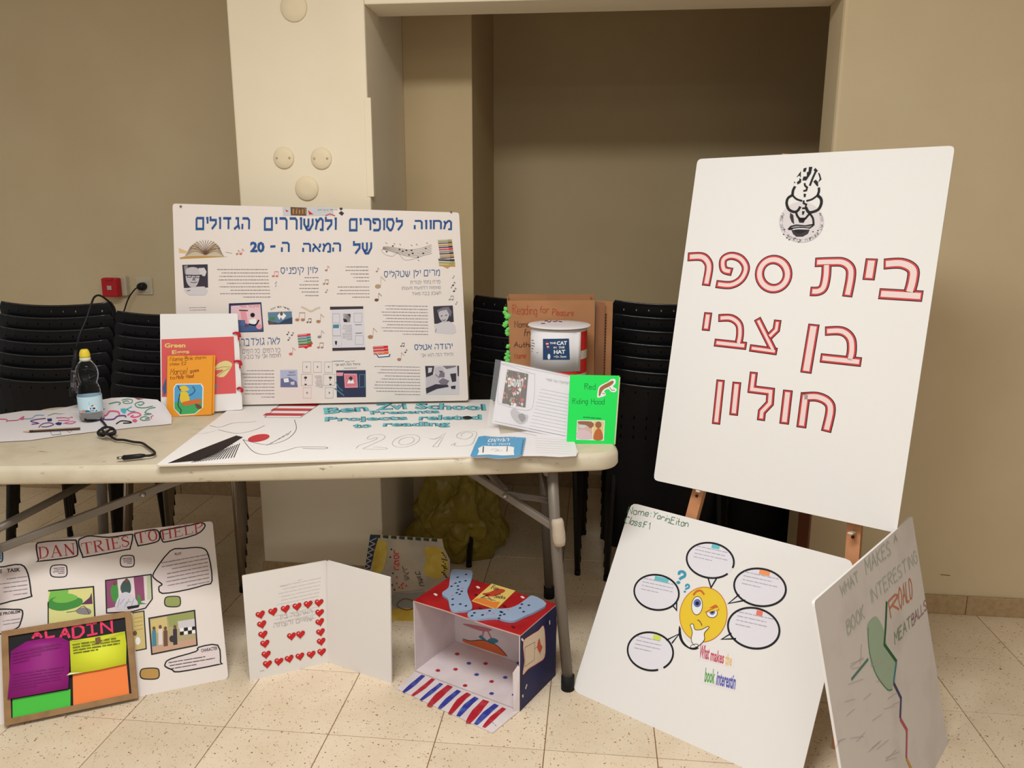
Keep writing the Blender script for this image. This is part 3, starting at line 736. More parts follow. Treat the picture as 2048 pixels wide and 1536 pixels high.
g = Print(BB); books(g, c3, 1625, 540, 190, 260, [OLIVE, BRN, GOLD, INK, REDP, GREY, INK, GOLD, BRN], 2); books(g, c3, 1635, 800, 220, 110, [INK, OLIVE, GOLD], -8); g.poly(c3(1625, 880, 1740, 935, 1850, 860, 1740, 880), GOLD, 2); g.build('picture', bb, 'printed picture of a tall pile of old books')
g = Print(BB); books(g, c4, 1150, 495, 190, 200, [REDP, TEAL, GREENP, GREENP, REDP], 6); g.poly(c4(1150, 650, 1260, 715, 1360, 640, 1340, 600, 1250, 650), REDP, 0); g.build('picture', bb, 'printed picture of a pile of red and green books')
g = Print(BB); books(g, c5, 500, 670, 220, 130, [REDP, REDP, mat('orange_print', (220, 110, 60), .6)], 3); g.poly(c5(510, 770, 560, 845, 730, 830, 740, 790, 560, 800), DBLUE, 1).poly(c5(530, 770, 570, 830, 715, 815, 720, 790, 570, 805), WHITE, 2); g.build('picture', bb, 'printed picture of red books over a blue book')
# musical notes scattered over the board
g = Print(BB)
def note(c, x, y, s, m, pair=False, w=.0011):
    a = c(x, y)[0]; k = s
    g.poly(ell(a[0], a[1], k * .30, k * .22, n=9), m, 1); g.line([(a[0] + k * .28, a[1]), (a[0] + k * .32, a[1] - k)], w, m, 1)
    if pair: g.poly(ell(a[0] + k * .8, a[1], k * .30, k * .22, n=9), m, 1); g.line([(a[0] + k * 1.08, a[1]), (a[0] + k * 1.12, a[1] - k)], w, m, 1); g.line([(a[0] + k * .3, a[1] - k), (a[0] + k * 1.14, a[1] - k)], w * 2.2, m, 1)
    else: g.line([(a[0] + k * .3, a[1] - k), (a[0] + k * .75, a[1] - k * .55)], w * 1.5, m, 1)
LB = mat('light_brown_print', (168, 124, 96), .7)
for c, x, y, s, m, pr in ((c4, 1130, 290, 14, LB, 1), (c4, 1440, 315, 15, LB, 0), (c4, 1280, 325, 7, BRN, 1), (c4, 1035, 790, 13, mat('salmon_print', (206, 110, 100), .7), 0), (c4, 1440, 695, 9, LB, 1), (c4, 985, 505, 6, INK, 0), (c4, 1050, 515, 6, INK, 0), (c4, 1000, 585, 6, INK, 0), (c4, 1455, 540, 13, GREY, 0),
        (c5, 445, 540, 18, LB, 0), (c5, 865, 870, 14, LB, 0), (c5, 895, 675, 6, BRN, 1), (c5, 955, 765, 6, INK, 0), (c2, 1410, 1040, 9, MATS['salmon_print'], 1), (c2, 1440, 1140, 4, GREY, 0), (c2, 1440, 1180, 3, GREY, 0), (c3, 55, 1145, 8, LB, 1), (c3, 85, 960, 9, LB, 0), (c3, 80, 1260, 6, GREY, 0), (c3, 775, 975, 7, LB, 0), (c3, 790, 1180, 20, mat('note_tan', (176, 150, 120), .7), 0), (c3, 772, 1365, 14, BRN, 0), (c3, 1815, 1165, 7, INK, 0), (c3, 1828, 1245, 7, INK, 0), (c3, 1790, 1200, 3, INK, 0), (c3, 1770, 1360, 7, GREY, 1), (c3, 1815, 1065, 5, GREY, 0), (c2, 915, 738, 8, LB, 0), (c2, 965, 735, 10, MATS['salmon_print'], 0), (c5, 1695, 60, 5, GREY, 0)):
    note(c, x, y, s, m, pr)
g.line(c4(1190, 100, 1250, 125, 1330, 165, 1400, 130, 1465, 110), .006, mat('tan_wave', (206, 186, 160), .7), 1, sp=3)
g.build('music_notes', bb, 'small coloured music notes printed across the board')
# book covers and page layouts
g = Print(BB); g.poly(c4(130, 50, 605, 32, 640, 465, 130, 478), mat('cover_navy', (44, 50, 84), .6)).poly(c4(160, 85, 590, 62, 622, 440, 160, 460), mat('cover_pink', (226, 190, 196), .6), 1).poly(c4(300, 165, 380, 160, 420, 390, 330, 400), PINK, 2).poly(c4(265, 300, 430, 360, 620, 380, 625, 445, 280, 465), DBLUE, 2).poly(c4(265, 290, 370, 295, 370, 370, 275, 380), mat('cover_blue', (86, 104, 150), .6), 3)
g.poly(ell(*c4(478, 220)[0], 4.5, 4.5), BLACK, 3).poly(c4(430, 290, 520, 270, 540, 350, 440, 350), WHITE, 3).line(c4(420, 350, 520, 365, 570, 290), .005, BLACK, 4, sp=3).line(c4(280, 150, 410, 155), .004, INK, 3).text(H('מיכלי מלי'), *c4(290, 115, 570, 105, 290, 82), REDP, 0, 3).poly(ell(*c4(575, 390)[0], 6, 5), PINK, 4).build('picture', bb, 'pink and navy printed book cover')
g = Print(BB); g.poly(c4(700, 180, 1050, 165, 1060, 350, 712, 360), mat('cover_sea', (96, 126, 150), .6)).poly(c4(700, 300, 860, 340, 940, 290, 1058, 250, 1060, 350, 712, 360), mat('cover_deep', (50, 66, 92), .6), 1).poly(c4(840, 230, 880, 180, 920, 180, 970, 230, 920, 290, 890, 250, 870, 290), WHITE, 2).poly(ell(*c4(900, 200)[0], 3, 4), BRN, 3).poly(c4(730, 310, 800, 330, 790, 352, 720, 350), BRN, 2).poly(c4(735, 250, 810, 255, 800, 300, 720, 295), GREENP, 2)
for i, ch in enumerate(H('ביקור מטי המטר')): t = i / 13; g.text(ch, *c4(735 + 270 * t, 150 - 40 * sin(pi * t), 752 + 270 * t, 150 - 40 * sin(pi * t), 735 + 270 * t, 128 - 40 * sin(pi * t)), INK, .02, 2) if ch.strip() else None
g.build('picture', bb, 'blue printed sea picture')
g = Print(BB); g.poly(c4(880, 1025, 1130, 1020, 1140, 1275, 885, 1275), mat('cover_lilac', (176, 180, 206), .6)).poly(c4(890, 1150, 1010, 1130, 1120, 1190, 1140, 1275, 885, 1275), mat('cover_slate', (104, 108, 146), .6), 1).poly(c4(930, 1150, 1000, 1140, 1010, 1200, 940, 1205), WHITE, 2).poly(c4(1030, 1200, 1090, 1190, 1090, 1240, 1040, 1240), PL_, 2).text(H('הנסיך'), *c4(1000, 1080, 1095, 1075, 1000, 1050), INK, .02, 2).line(c4(985, 1100, 1110, 1095), .0016, INK, 2).build('picture', bb, 'lilac printed book cover')
g = Print(BB); NIGHT = mat('cover_night', (48, 52, 78), .6)
g.poly([c4(1700, 1030)[0], c5(375, 1025)[0], c5(380, 1420)[0], c4(1710, 1425)[0]], NIGHT).poly([c4(1705, 1060)[0], c5(50, 1060)[0], c5(40, 1110)[0], c4(1705, 1110)[0]], PINK, 1).poly(c5(58, 1075, 248, 1078, 262, 1280, 72, 1285), PINK, 1).poly(c5(72, 1095, 235, 1098, 247, 1262, 85, 1268), mat('cover_rose', (214, 120, 130), .6), 2)
g.poly(ell(*c5(158, 1150)[0], 3.6, 4.5), INK, 3).poly(c5(105, 1220, 130, 1160, 190, 1160, 210, 1220), WHITE, 3).line(c5(285, 1090, 360, 1090, 362, 1270, 285, 1275), .0022, TEAL, 2, closed=True).line(c5(-80, 1290, 0, 1350, 60, 1400), .004, TEAL, 2).line(c5(-60, 1200, -20, 1280, 40, 1330), .003, TEAL, 2)
g.text(H('והילד הזה הוא אני'), *c5(-70, 965, 295, 958, -70, 930), INK, .01, 2).line(c5(-110, 895, 60, 890), .0018, TEAL, 2).text(H('יהודה אטלס'), *c5(80, 912, 215, 905, 80, 893), INK, .01, 2).line(c5(60, 998, 245, 993), .0016, GREY, 2)
g.build('picture', bb, 'dark blue printed book cover with a rose square')
g = Print(BB); g.poly([c4(1610, 98)[0], c5(340, 92)[0], c5(340, 130)[0], c4(1610, 142)[0]], INK, 1).poly([c4(1645, 700)[0], c5(370, 690)[0], c5(370, 730)[0], c4(1645, 745)[0]], INK, 1)
g.poly([c4(1625, 142)[0], c5(340, 130)[0], c5(368, 690)[0], c4(1645, 700)[0]], mat('page_grey', (214, 208, 212), .6), 0)
def frm(c, x0, y0, x1, y1, m=GREY, k=2): g.line(c(x0, y0, x1, y0, x1, y1, x0, y1), .0008, m, k, closed=True)
frm(c4, 1650, 200, 1750, 335); frm(c5, 205, 195, 320, 325); frm(c5, 225, 520, 340, 650); g.poly(c4(1655, 365, 1740, 362, 1740, 410, 1655, 412), TEAL, 2); frm(c4, 1650, 360, 1765, 520); g.poly(c4(1680, 600, 1715, 600, 1710, 655, 1685, 650), INK, 2); frm(c4, 1650, 530, 1780, 670, LGREY); g.poly(c4(1800, 195, 1905, 210, 1900, 330, 1810, 320), LGREY, 1).poly(c4(1800, 270, 1850, 280, 1860, 325, 1812, 322), INK, 2)
g.poly(c5(45, 200, 155, 205, 155, 325, 55, 320), LGREY, 1).poly(c5(110, 200, 155, 205, 155, 260), INK, 2).poly(c5(60, 290, 100, 290, 110, 325, 60, 320), INK, 2)
g.rows(c5(30, 360)[0], c5(175, 360)[0], c5(35, 590)[0], 10, GREY, h=.3, w0=.012, seed=5, gap=.002); g.line(c5(220, 362, 320, 360), .0016, INK, 2).line(c5(225, 485, 325, 482), .002, INK, 2)
g.build('picture', bb, 'printed page layout between two black bars')
g = Print(BB)
for x0, y0, x1, y1 in ((1210, 905, 1330, 1060), (1368, 905, 1485, 1060), (1530, 905, 1645, 1060), (1190, 1085, 1350, 1250), (1515, 1085, 1680, 1250), (1215, 1280, 1335, 1435), (1540, 1280, 1655, 1435)): frm(c4, x0, y0, x1, y1, GREY if x0 != 1215 else PINK, 1)
for x, y in ((1268, 978), (1428, 978), (1590, 978), (1275, 1357), (1600, 1357)): g.poly(ell(*c4(x, y)[0], 1.6, 2.2, n=8), GREY, 1)
for x in (1252, 1615): g.poly(ell(*c4(x, 1135)[0], 3.3, 2.2, n=10), INK, 1).line(c4(x, 1150, x - 5, 1180), .0016, INK, 1).poly(c4(x - 15, 1225, x + 18, 1225, x + 15, 1243, x - 15, 1243), INK, 1)
g.rows(c4(1375, 1100)[0], c4(1485, 1100)[0], c4(1400, 1290)[0], 9, GREY, h=.3, w0=.01, gap=.002, seed=9)
g.build('picture', bb, 'printed page layout of small framed drawings')
for x, y in ((c2(150, 88)[0]), (c3(1790, 163)[0])):
    a = BB.loc((x, y)); MB().tube([(a[0], -0.004, a[1]), (a[0], 0.0, a[1])], 0.0035, STEEL, 10).build('pin', bb)

# ================================================================== FLAT TITLE BOARD
TZ = 0.7375
FB = Board(atz(312, 930, TZ), R(4.0), R(90))
fb = FB.sheet('title_board', 'white foam board lying flat on the table with turquoise lettering and red stripes', 'poster')
MB().prism(corner(FB, [(312, 930), (1010, 911), (985, 799), (478, 803)], 0.008), 0, 0.005, FOAM, side=FOAME).build('board', fb)
f3 = crop(620, 790, .17578); f7 = crop(300, 780, .332)
TQ = mat('turquoise_marker', (104, 190, 200), .55); TQD = mat('dark_teal_outline', (66, 104, 116), .6)
g = Print(FB)
for t, a in (('Ben', (165, 222, 676, 182, 152, 150)), ('Zvi', (748, 176, 1108, 162, 742, 103)), ('School', (1190, 163, 2005, 178, 1205, 92)), ('Presents', (690, 224, 1482, 208, 676, 182)),
             ('Projects', (165, 318, 1122, 300, 168, 252)), ('releted', (1232, 290, 1958, 282, 1244, 232)), ('to', (488, 380, 700, 372, 492, 334)), ('reading', (822, 376, 1598, 370, 836, 308))):
    g.text(t, *f3(*a), TQD, .05, 1); g.text(t, *f3(*a), TQ, .012, 3)
g.poly(ell(*f3(1790, 262)[0], 9.5, 3.4), BLACK, 4)
g.build('title_lettering', fb, 'turquoise outlined English lettering')
g = Print(FB)
g.line(f3(525, 610, 560, 575, 700, 530, 765, 495, 745, 486, 680, 506, 650, 492, 700, 460, 790, 450, 850, 465, 840, 500, 760, 540, 600, 612), .0011, GREY, sp=4).line(f3(600, 616, 850, 620, 862, 602, 720, 592), .0011, GREY, sp=3)
a = f3(1093, 525)[0]; g.line(ell(a[0], a[1], 28, 11.5, R(-12)), .0011, GREY, closed=True).line(ell(a[0] + 1, a[1], 16, 7, R(-12)), .0011, GREY, closed=True)
g.line(f3(1350, 495, 1430, 502, 1545, 430, 1455, 590, 1395, 590, 1500, 478, 1400, 508), .0011, GREY, closed=True).line(f3(1600, 575, 1660, 548, 1640, 578, 1740, 583, 1840, 560, 1875, 500, 1895, 425, 1780, 413, 1690, 440, 1670, 480, 1760, 505, 1830, 480, 1850, 440, 1780, 425, 1720, 450, 1730, 472), .0011, GREY, sp=3)
g.build('year_outline', fb, 'thin pencilled year 2019')
g = Print(FB)     # plain abstract stand-in for the drawn figure: striped block, red ovals, black wedge, loose lines
STR = mat('scarlet_marker', (196, 34, 44), .5)
for i in range(3):
    x0, y0 = 790 - i * 45, 82 + i * 29; g.poly(f7(x0, y0, x0 + 235, y0 + 2, x0 + 215, y0 + 16, x0 - 20, y0 + 14), STR, 1)
g.line(f7(800, 78, 1030, 80, 905, 168, 690, 166), .0016, BLACK, 2, closed=True)
g.poly(ell(*f7(655, 290)[0], 22, 7, R(-10)), STR, 1).poly(f7(108, 442, 300, 360, 520, 275, 560, 285, 440, 360, 300, 425), BLACK, 1)
g.line(f7(560, 300, 620, 370, 700, 390, 820, 365, 900, 345, 1055, 345, 1050, 355, 920, 352), .0016, BLACK, 1, sp=5).line(f7(560, 300, 700, 330, 820, 300, 880, 240, 870, 180), .0016, BLACK, 1, sp=5).line(f7(360, 215, 420, 225, 500, 200, 590, 195, 640, 190), .0014, INK, 1, sp=4).line(f7(410, 240, 520, 262, 620, 245, 690, 215), .0014, INK, 1, sp=4)
for i in range(16): g.line(f7(250 + i * 17, 438 - i * 2, 345 + i * 13, 398 - i * 5), .0024, BLACK, 2)
for i in range(8): g.line(f7(330 + i * 12, 405 - i * 11, 420 + i * 12, 400 - i * 10), .0018, BLACK, 2)
for i in range(6): g.line(f7(700 + i * 25, 335 - i * 12, 740 + i * 22, 318 - i * 14), .0014, INK, 2)
g.line(f7(260, 265, 330, 262, 400, 245), .0010, GREY, 1)
g.build('marker_artwork', fb, 'red striped block, red oval and black wedge in marker')

# ================================================================== EASEL WITH THE SIGN
SB = Board((0.441, 2.34, 0.605), R(-37.87), R(12.74))
sb = SB.sheet('sign_board', 'tall white foam board with red outlined Hebrew words, on the wooden easel', 'sign')
MB().prism(corner(SB, [(1307, 960), (1793, 1066), (1910, 291), (1395, 318)], 0.014), 0, 0.005, FOAM, side=FOAME).build('board', sb)
f1 = crop(1350, 480, .26044)
def px2m(bd, p): a = bd.loc(p); b = bd.loc((p[0] + 10, p[1])); return math.hypot(a[0] - b[0], a[1] - b[1]) / 10
KS = px2m(SB, (1600, 650)) * .26044
LB_ = mat('letter_black', (34, 20, 24), .55); LR_ = mat('letter_red', (200, 62, 62), .55); LW_ = mat('letter_pale', (232, 208, 204), .55)
def trim(P, d):
    P = [Vector(p) for p in P]
    P[0] = P[0] + (P[1] - P[0]).normalized() * d; P[-1] = P[-1] + (P[-2] - P[-1]).normalized() * d
    return [tuple(p) for p in P]
def heb(name, strokes, w, closed=False, smooth=()):
    g = Print(SB)
    for lay, m, dw, dt in ((0, LB_, 0, 0), (1, LR_, 13, 6), (2, LW_, 38, 17)):
        for i, s_ in enumerate(strokes):
            q = list(s_)
            if not closed: q = trim(q, dt)
            if i in smooth: q = spline(q, 5, closed)
            g.line([f1(*p)[0] for p in q], (w - dw) * KS, m, lay, closed=closed)
    g.build('letter', sb)
heb('r', [[(98, 130), (200, 128), (245, 158), (262, 215), (238, 352)]], 76, smooth=(0,))
heb('p', [[(315, 338), (430, 345), (510, 300), (545, 215), (505, 145), (430, 122), (372, 152), (376, 225), (440, 246)]], 68, smooth=(0,))
heb('s', [ell(757, 262, 108, 112, 0, 30)], 76, closed=True)
heb('t', [[(1075, 172), (1200, 168), (1290, 172), (1345, 215), (1350, 290), (1322, 437)], [(1165, 175), (1160, 280), (1140, 365), (1100, 393), (1038, 395)]], 74, smooth=(0, 1))
heb('y', [[(1512, 142), (1486, 308)]], 86)
heb('b', [[(1603, 185), (1740, 180), (1825, 225), (1825, 310), (1797, 415)], [(1566, 412), (1903, 432)]], 82, smooth=(0,))
heb('y', [[(256, 556), (236, 697)]], 72)
heb('b', [[(333, 600), (430, 600), (490, 645), (500, 720), (485, 810)], [(302, 787), (550, 814)]], 66, smooth=(0,))
heb('ts', [[(632, 603), (762, 862)], [(790, 613), (778, 690), (715, 752)], [(573, 828), (785, 857)]], 60)
heb('n', [[(1068, 646), (1005, 1022)]], 86)
heb('b', [[(1152, 700), (1280, 700), (1348, 755), (1358, 850), (1338, 940)], [(1116, 905), (1432, 938)]], 72, smooth=(0,))
heb('n', [[(351, 1073), (315, 1415)]], 72)
heb('v', [[(476, 1090), (450, 1347)]], 74)
heb('l', [[(606, 1013), (590, 1146), (735, 1164), (728, 1255), (668, 1318), (660, 1387)]], 66)
heb('v', [[(868, 1152), (838, 1414)]], 76)
heb('h', [[(1005, 1172), (970, 1442)], [(972, 1207), (1090, 1204), (1172, 1242), (1195, 1310), (1160, 1473)]], 76, smooth=(1,))
# school emblem
f2_ = crop(1540, 320, .1172); g = Print(SB); k = KS / .26044 * .1172
def L2(p, w, m=BLACK, **kw): g.line(f2_(*p), w * k * 1.35, m, 2, **kw)
g.poly(f2_(*[v for t in ell(540, 1060, 375, 345, 0, 36) for v in t]), mat('emblem_tint', (216, 208, 208), .6), 0)
for r_ in (0.98, 0.84): g.line(f2_(*[v for t in ell(540, 1060, 385 * r_, 355 * r_, 0, 30, -20, 200) for v in t]), 6 * k, LGREY, 1)
for i, ch in enumerate('בית ספר יסודי חולון בן צבי'[::-1]):
    a = R(205 - 230 * i / 25); x, y = 540 - 350 * cos(a) * -1 * -1, 1060 + 315 * sin(a) * -1 * -1
    if ch != ' ': g.text(ch, *f2_(x - 20, y + 22, x + 20, y + 22, x - 20, y - 22), GREY, .02, 2)
for q in ([565, 200, 575, 145, 630, 130, 605, 205], [665, 120, 725, 118, 700, 230, 620, 350, 555, 350, 570, 285, 630, 280, 630, 210, 660, 200], [745, 175, 775, 135, 820, 185, 785, 215], [450, 300, 530, 190, 525, 300, 500, 265], [505, 310, 535, 330, 530, 385, 470, 420, 460, 380, 500, 350], [410, 360, 440, 395, 415, 395], [740, 370, 780, 335, 820, 375, 825, 450, 800, 445], [820, 215, 850, 230, 880, 330, 820, 385, 850, 320]):
    g.poly(f2_(*q), BLACK, 2)
L2([780, 200, 730, 310, 680, 440], 26); L2([430, 450, 395, 520, 385, 600], 34, sp=4); L2([835, 470, 835, 540, 810, 610], 30, sp=4)
L2([385, 600, 450, 665, 550, 700], 24, sp=4); L2([620, 700, 720, 670, 810, 605], 24, sp=4)
L2([385, 600, 310, 650, 285, 740, 320, 840, 400, 885, 470, 870, 520, 795], 34, sp=4); L2([810, 605, 870, 660, 875, 750, 820, 850, 700, 895, 650, 880, 615, 810], 36, sp=4)
L2([445, 890, 470, 960, 520, 1010, 590, 1010, 640, 960, 680, 910], 28, sp=4); L2([680, 915, 735, 1000, 745, 1120], 26, sp=4)
g.poly(f2_(500, 985, 620, 985, 575, 1075, 500, 1070, 480, 1010), BLACK, 2).poly(f2_(345, 900, 400, 940, 415, 1100, 370, 1060, 340, 980), INK, 2)
g.poly(f2_(300, 1180, 350, 1125, 450, 1100, 600, 1115, 740, 1090, 745, 1130, 680, 1175, 520, 1165, 400, 1185, 330, 1200), BLACK, 2).poly(f2_(350, 1150, 450, 1122, 600, 1135, 720, 1118, 680, 1158, 520, 1145, 400, 1162), GREY, 3)
g.poly(f2_(365, 1195, 500, 1185, 680, 1190, 650, 1260, 560, 1310, 450, 1310, 395, 1265), INK, 2).poly(f2_(400, 1200, 500, 1195, 640, 1205, 520, 1260, 450, 1250), BLACK, 3).line(f2_(390, 1190, 500, 1172, 660, 1180), 16 * k, WHITE, 4, sp=3)
for q in ([590, 395, 600, 440, 635, 470, 620, 520, 570, 530], [575, 590, 600, 595, 590, 635], [575, 690, 575, 740, 620, 760, 605, 825, 550, 825], [548, 890, 575, 890, 560, 935]): L2(q, 24)
for x, y in ((235, 1270), (290, 1330), (330, 1360), (430, 1335), (490, 1400), (690, 1330), (735, 1225), (820, 1205), (250, 1185)): g.poly(ell(*f2_(x, y)[0], 1.7, 1.2, n=8), INK, 2)
g.build('emblem', sb, 'black line emblem in a pale oval ring')

WOOD = mat('easel_wood', (204, 146, 104), .5, noise=(14, (188, 126, 86), .35, .7)); WOODD = mat('easel_dark_wood', (112, 66, 48), .55)
ez = tag(empty('easel', SB.M), 'brown wooden tripod easel holding the tall white sign', 'easel')
SBL = Board(SB.o + SB.b * .038, R(-37.87), R(12.74))
def legq(pa, pb, wd, name='leg'):
    a = Vector(SBL.loc(pa)); b = Vector(SBL.loc(pb)); d = (b - a).normalized()
    bot = a + d * ((-0.617 - a.y) / d.y); top = b - d * 0.004; n = Vector((-d.y, d.x)) * wd / 2
    q = [bot + n, bot - n, top - n, top + n]; q = [(p.x, p.y) for p in q]
    o = MB().prism(q if area2(q) > 0 else q[::-1], 0.038, 0.060, WOOD).build(name, ez, None); return a, b, o
a1, b1, lo = legq((1391, 1000), (1577, 305), 0.036); a2_, b2_, ro = legq((1706, 1082), (1762, 296), 0.036)
def bolt(p, par):
    a = SBL.loc(p); MB().tube([(a[0], 0.033, a[1]), (a[0], 0.040, a[1])], 0.004, mat('dark_bolt', (60, 34, 26), .5), 10).build('bolt', par)
bolt((1394, 992), lo); bolt((1706, 1074), ro)
for p in ((1396, 980), (1701, 1064)):
    a = SB.loc(p); MB().box(a[0] - .007, -.003, a[1] - .007, a[0] + .007, .040, a[1] - .001, mat('clear_peg', (214, 196, 176), .3), bev=.002).build('support_peg', ez)
MB().box(a1.x - .005, .022, .10, a2_.x + .005, .038, .135, WOOD, bev=.002).build('crossbar', ez)
MB().box(b1.x - .01, .060, .93, b2_.x + .01, .076, .965, WOOD, bev=.002).build('crossbar', ez)
TI2 = SB.M.inverted(); f_ = TI2 @ atz(1594, 1222, 0); t_ = Vector(((b1.x + b2_.x) / 2, .088, .945)); d_ = (f_ - t_)
w_ = Vector((1, 0, 0)); w_ = (w_ - d_.normalized() * w_.dot(d_.normalized())).normalized(); n_ = d_.normalized().cross(w_)
bmv = [t_ + w_ * sx * .019 + n_ * sy * .011 for sx, sy in ((-1, -1), (1, -1), (1, 1), (-1, 1))] + [f_ + w_ * sx * .019 + n_ * sy * .011 for sx, sy in ((-1, -1), (1, -1), (1, 1), (-1, 1))]
MB().add(bmv, [[0, 1, 2, 3], [7, 6, 5, 4], [0, 4, 5, 1], [1, 5, 6, 2], [2, 6, 7, 3], [3, 7, 4, 0]], WOODD).build('rear_leg', ez, 'dark brown rear leg')

# ================================================================== SMILEY BOARD ON THE FLOOR
YB = Board(atz(1145, 1381, 0), R(-38.9), R(31.5))
yb = YB.sheet('smiley_poster', 'white foam board with a yellow smiley among speech bubbles, leaning below the easel', 'poster')
MB().prism(soft([(0, 0), (.683, 0), (.683, .600), (0, .600)], .022), 0, .005, FOAM, side=FOAME).build('board', yb)
d4 = crop(1140, 1000, .2865); KY = px2m(YB, (1420, 1230)) * .2865
GP = mat('green_pencil', (58, 116, 72), .6); g = Print(YB)
g.hand('Name:', *d4(400, 92, 562, 118, 412, 45), .0020, GP).hand('Yarin', *d4(572, 118, 690, 155, 590, 80), .0020, GP).hand('_', *d4(682, 158, 705, 160, 684, 140), .002, GP).hand('Eitan', *d4(702, 165, 822, 190, 712, 118), .0020, GP)
g.hand('Class:', *d4(375, 160, 505, 190, 395, 112), .0020, GP).hand('F1', *d4(512, 195, 555, 205, 520, 150), .0020, GP)
g.build('handwriting', yb, 'green handwritten name in the corner')
BUB = mat('bubble_paper', (226, 222, 230), .6); FAINT = mat('faint_pencil', (176, 170, 184), .7)
def bubble(cx, cy, rx, ry, rot, tail, hl, hm, seed, a0=0, a1=360):
    g = Print(YB); pts = ell(cx, cy, rx, ry, R(rot), 40); g.poly([d4(*p)[0] for p in pts], BUB, 0)
    g.line([d4(*p)[0] for p in ell(cx, cy, rx, ry, R(rot), 40, a0, a1)], 13 * KY, BLACK, 2, closed=(a1 - a0 >= 360))
    g.line(d4(*tail[:6]), 10 * KY, BLACK, 2); g.poly(d4(*tail[:6]), BUB, 1)
    g.line(d4(*hl), 34 * KY, hm, 1)
    c, s_ = cos(R(12)), sin(R(12)); w, h = rx * .72, ry * .42; ox, oy = cx + 10, cy - ry * .32
    P = lambda u, v: d4(ox + u * c - v * s_, oy + u * s_ + v * c)[0]
    g.rows(P(-w, -h), P(w, -h), P(-w, h), 4, FAINT, h=.22, right=False, w0=.014, gap=.004, seed=seed, lay=2)
    g.build('speech_bubble', yb)
ORG = mat('orange_marker', (236, 150, 96), .6)
bubble(980, 422, 166, 122, 10, (965, 545, 985, 612, 1025, 545), (990, 320, 1045, 328), TQ, 11, 35, 392 - 20)
bubble(1327, 610, 182, 130, 10, (1182, 660, 1108, 722, 1225, 700), (1322, 500, 1395, 515), ORG, 12)
bubble(1283, 895, 182, 140, 14, (1128, 930, 1060, 972, 1160, 968), (1302, 785, 1345, 795), mat('coral_marker', (232, 120, 96), .6), 13)
bubble(605, 645, 157, 122, 10, (722, 742, 745, 770, 745, 715), (592, 545, 688, 568), TQ, 14)
bubble(562, 1057, 160, 132, 12, (672, 980, 762, 935, 712, 1000), (580, 958, 635, 966), mat('lime_marker', (206, 220, 90), .6), 15, -300, 45)
g = Print(YB); YEL = mat('smiley_yellow', (232, 196, 50), .5); QB = mat('question_blue', (60, 150, 180), .55)
g.poly([d4(*p)[0] for p in spline([(762, 880), (760, 950), (790, 1010), (850, 1045), (900, 1035), (850, 1000), (800, 960), (775, 900)], 4, True)], BLACK, 0)
g.poly([d4(*p)[0] for p in ell(932, 800, 165, 192, R(8), 44)], YEL, 1).line([d4(*p)[0] for p in ell(932, 800, 165, 192, R(8), 44)], 5 * KY, mat('smiley_rim', (196, 110, 50), .6), 2, closed=True)
g.poly([d4(*p)[0] for p in spline([(775, 900), (800, 960), (850, 1000), (880, 1010), (840, 1030), (790, 980)], 4, True)], WHITE, 2)
for cx, cy, rx, ry, ir in ((888, 738, 38, 64, 26), (992, 788, 38, 34, 20)):
    g.poly([d4(*p)[0] for p in ell(cx, cy, rx, ry, R(4), 24)], WHITE, 3).line([d4(*p)[0] for p in ell(cx, cy, rx, ry, R(4), 24)], 4 * KY, INK, 4, closed=True).poly([d4(*p)[0] for p in ell(cx + 2, cy - 18 if rx == 38 and ry == 64 else cy - 8, ir, ir * 1.1)], mat('iris', (96, 110, 176), .4), 5).poly([d4(*p)[0] for p in ell(cx + 2, cy - 16 if ry == 64 else cy - 8, ir * .5, ir * .5)], BLACK, 6)
OB = mat('brow_orange', (204, 104, 44), .6)
g.line(d4(862, 665, 885, 638, 915, 634, 938, 660), 13 * KY, OB, 5, sp=4).line(d4(948, 778, 985, 755, 1020, 738, 1038, 770), 12 * KY, OB, 5, sp=4).line(d4(890, 838, 905, 845, 918, 865, 922, 878), 6 * KY, BRN, 5, sp=4).poly(d4(925, 760, 1040, 752, 1035, 768, 950, 788), YEL, 7).line(d4(948, 785, 985, 765, 1030, 745), 8 * KY, OB, 8, sp=3)
g.poly([d4(*p)[0] for p in spline([(842, 872), (862, 868), (875, 905), (920, 905), (962, 885), (972, 892), (940, 930), (940, 975), (910, 1010), (885, 1025), (860, 1005), (848, 970), (856, 930), (850, 900)], 4, True)], WHITE, 7).line([d4(*p)[0] for p in spline([(842, 872), (862, 868), (875, 905), (920, 905), (962, 885), (972, 892), (940, 930), (940, 975), (910, 1010), (885, 1025), (860, 1005), (848, 970), (856, 930), (850, 900)], 4, True)], 4 * KY, BLACK, 8, closed=True)
g.poly([d4(*p)[0] for p in ell(870, 1020, 28, 12, R(-15))], WHITE, 8).line([d4(*p)[0] for p in ell(870, 1020, 28, 12, R(-15))], 4 * KY, BLACK, 9, closed=True)
g.build('smiley', yb, 'round yellow thinking smiley with one raised eyebrow')
g = Print(YB); g.line(d4(762, 522, 764, 505, 785, 500, 802, 512, 800, 532, 775, 545, 765, 556), 20 * KY, QB, sp=4).poly([d4(*q_)[0] for q_ in ell(757, 576, 14, 11)], QB, 1).line(d4(808, 606, 812, 594, 824, 591, 832, 600, 829, 612, 813, 619, 808, 627), 13 * KY, QB, sp=4).poly([d4(*q_)[0] for q_ in ell(802, 640, 9, 7)], QB, 1); g.build('question_marks', yb, 'two blue question marks')
g = Print(YB); g.poly(d4(890, 1005, 1145, 1070, 1140, 1170, 880, 1105), mat('label_paper', (232, 226, 226), .6), 0)
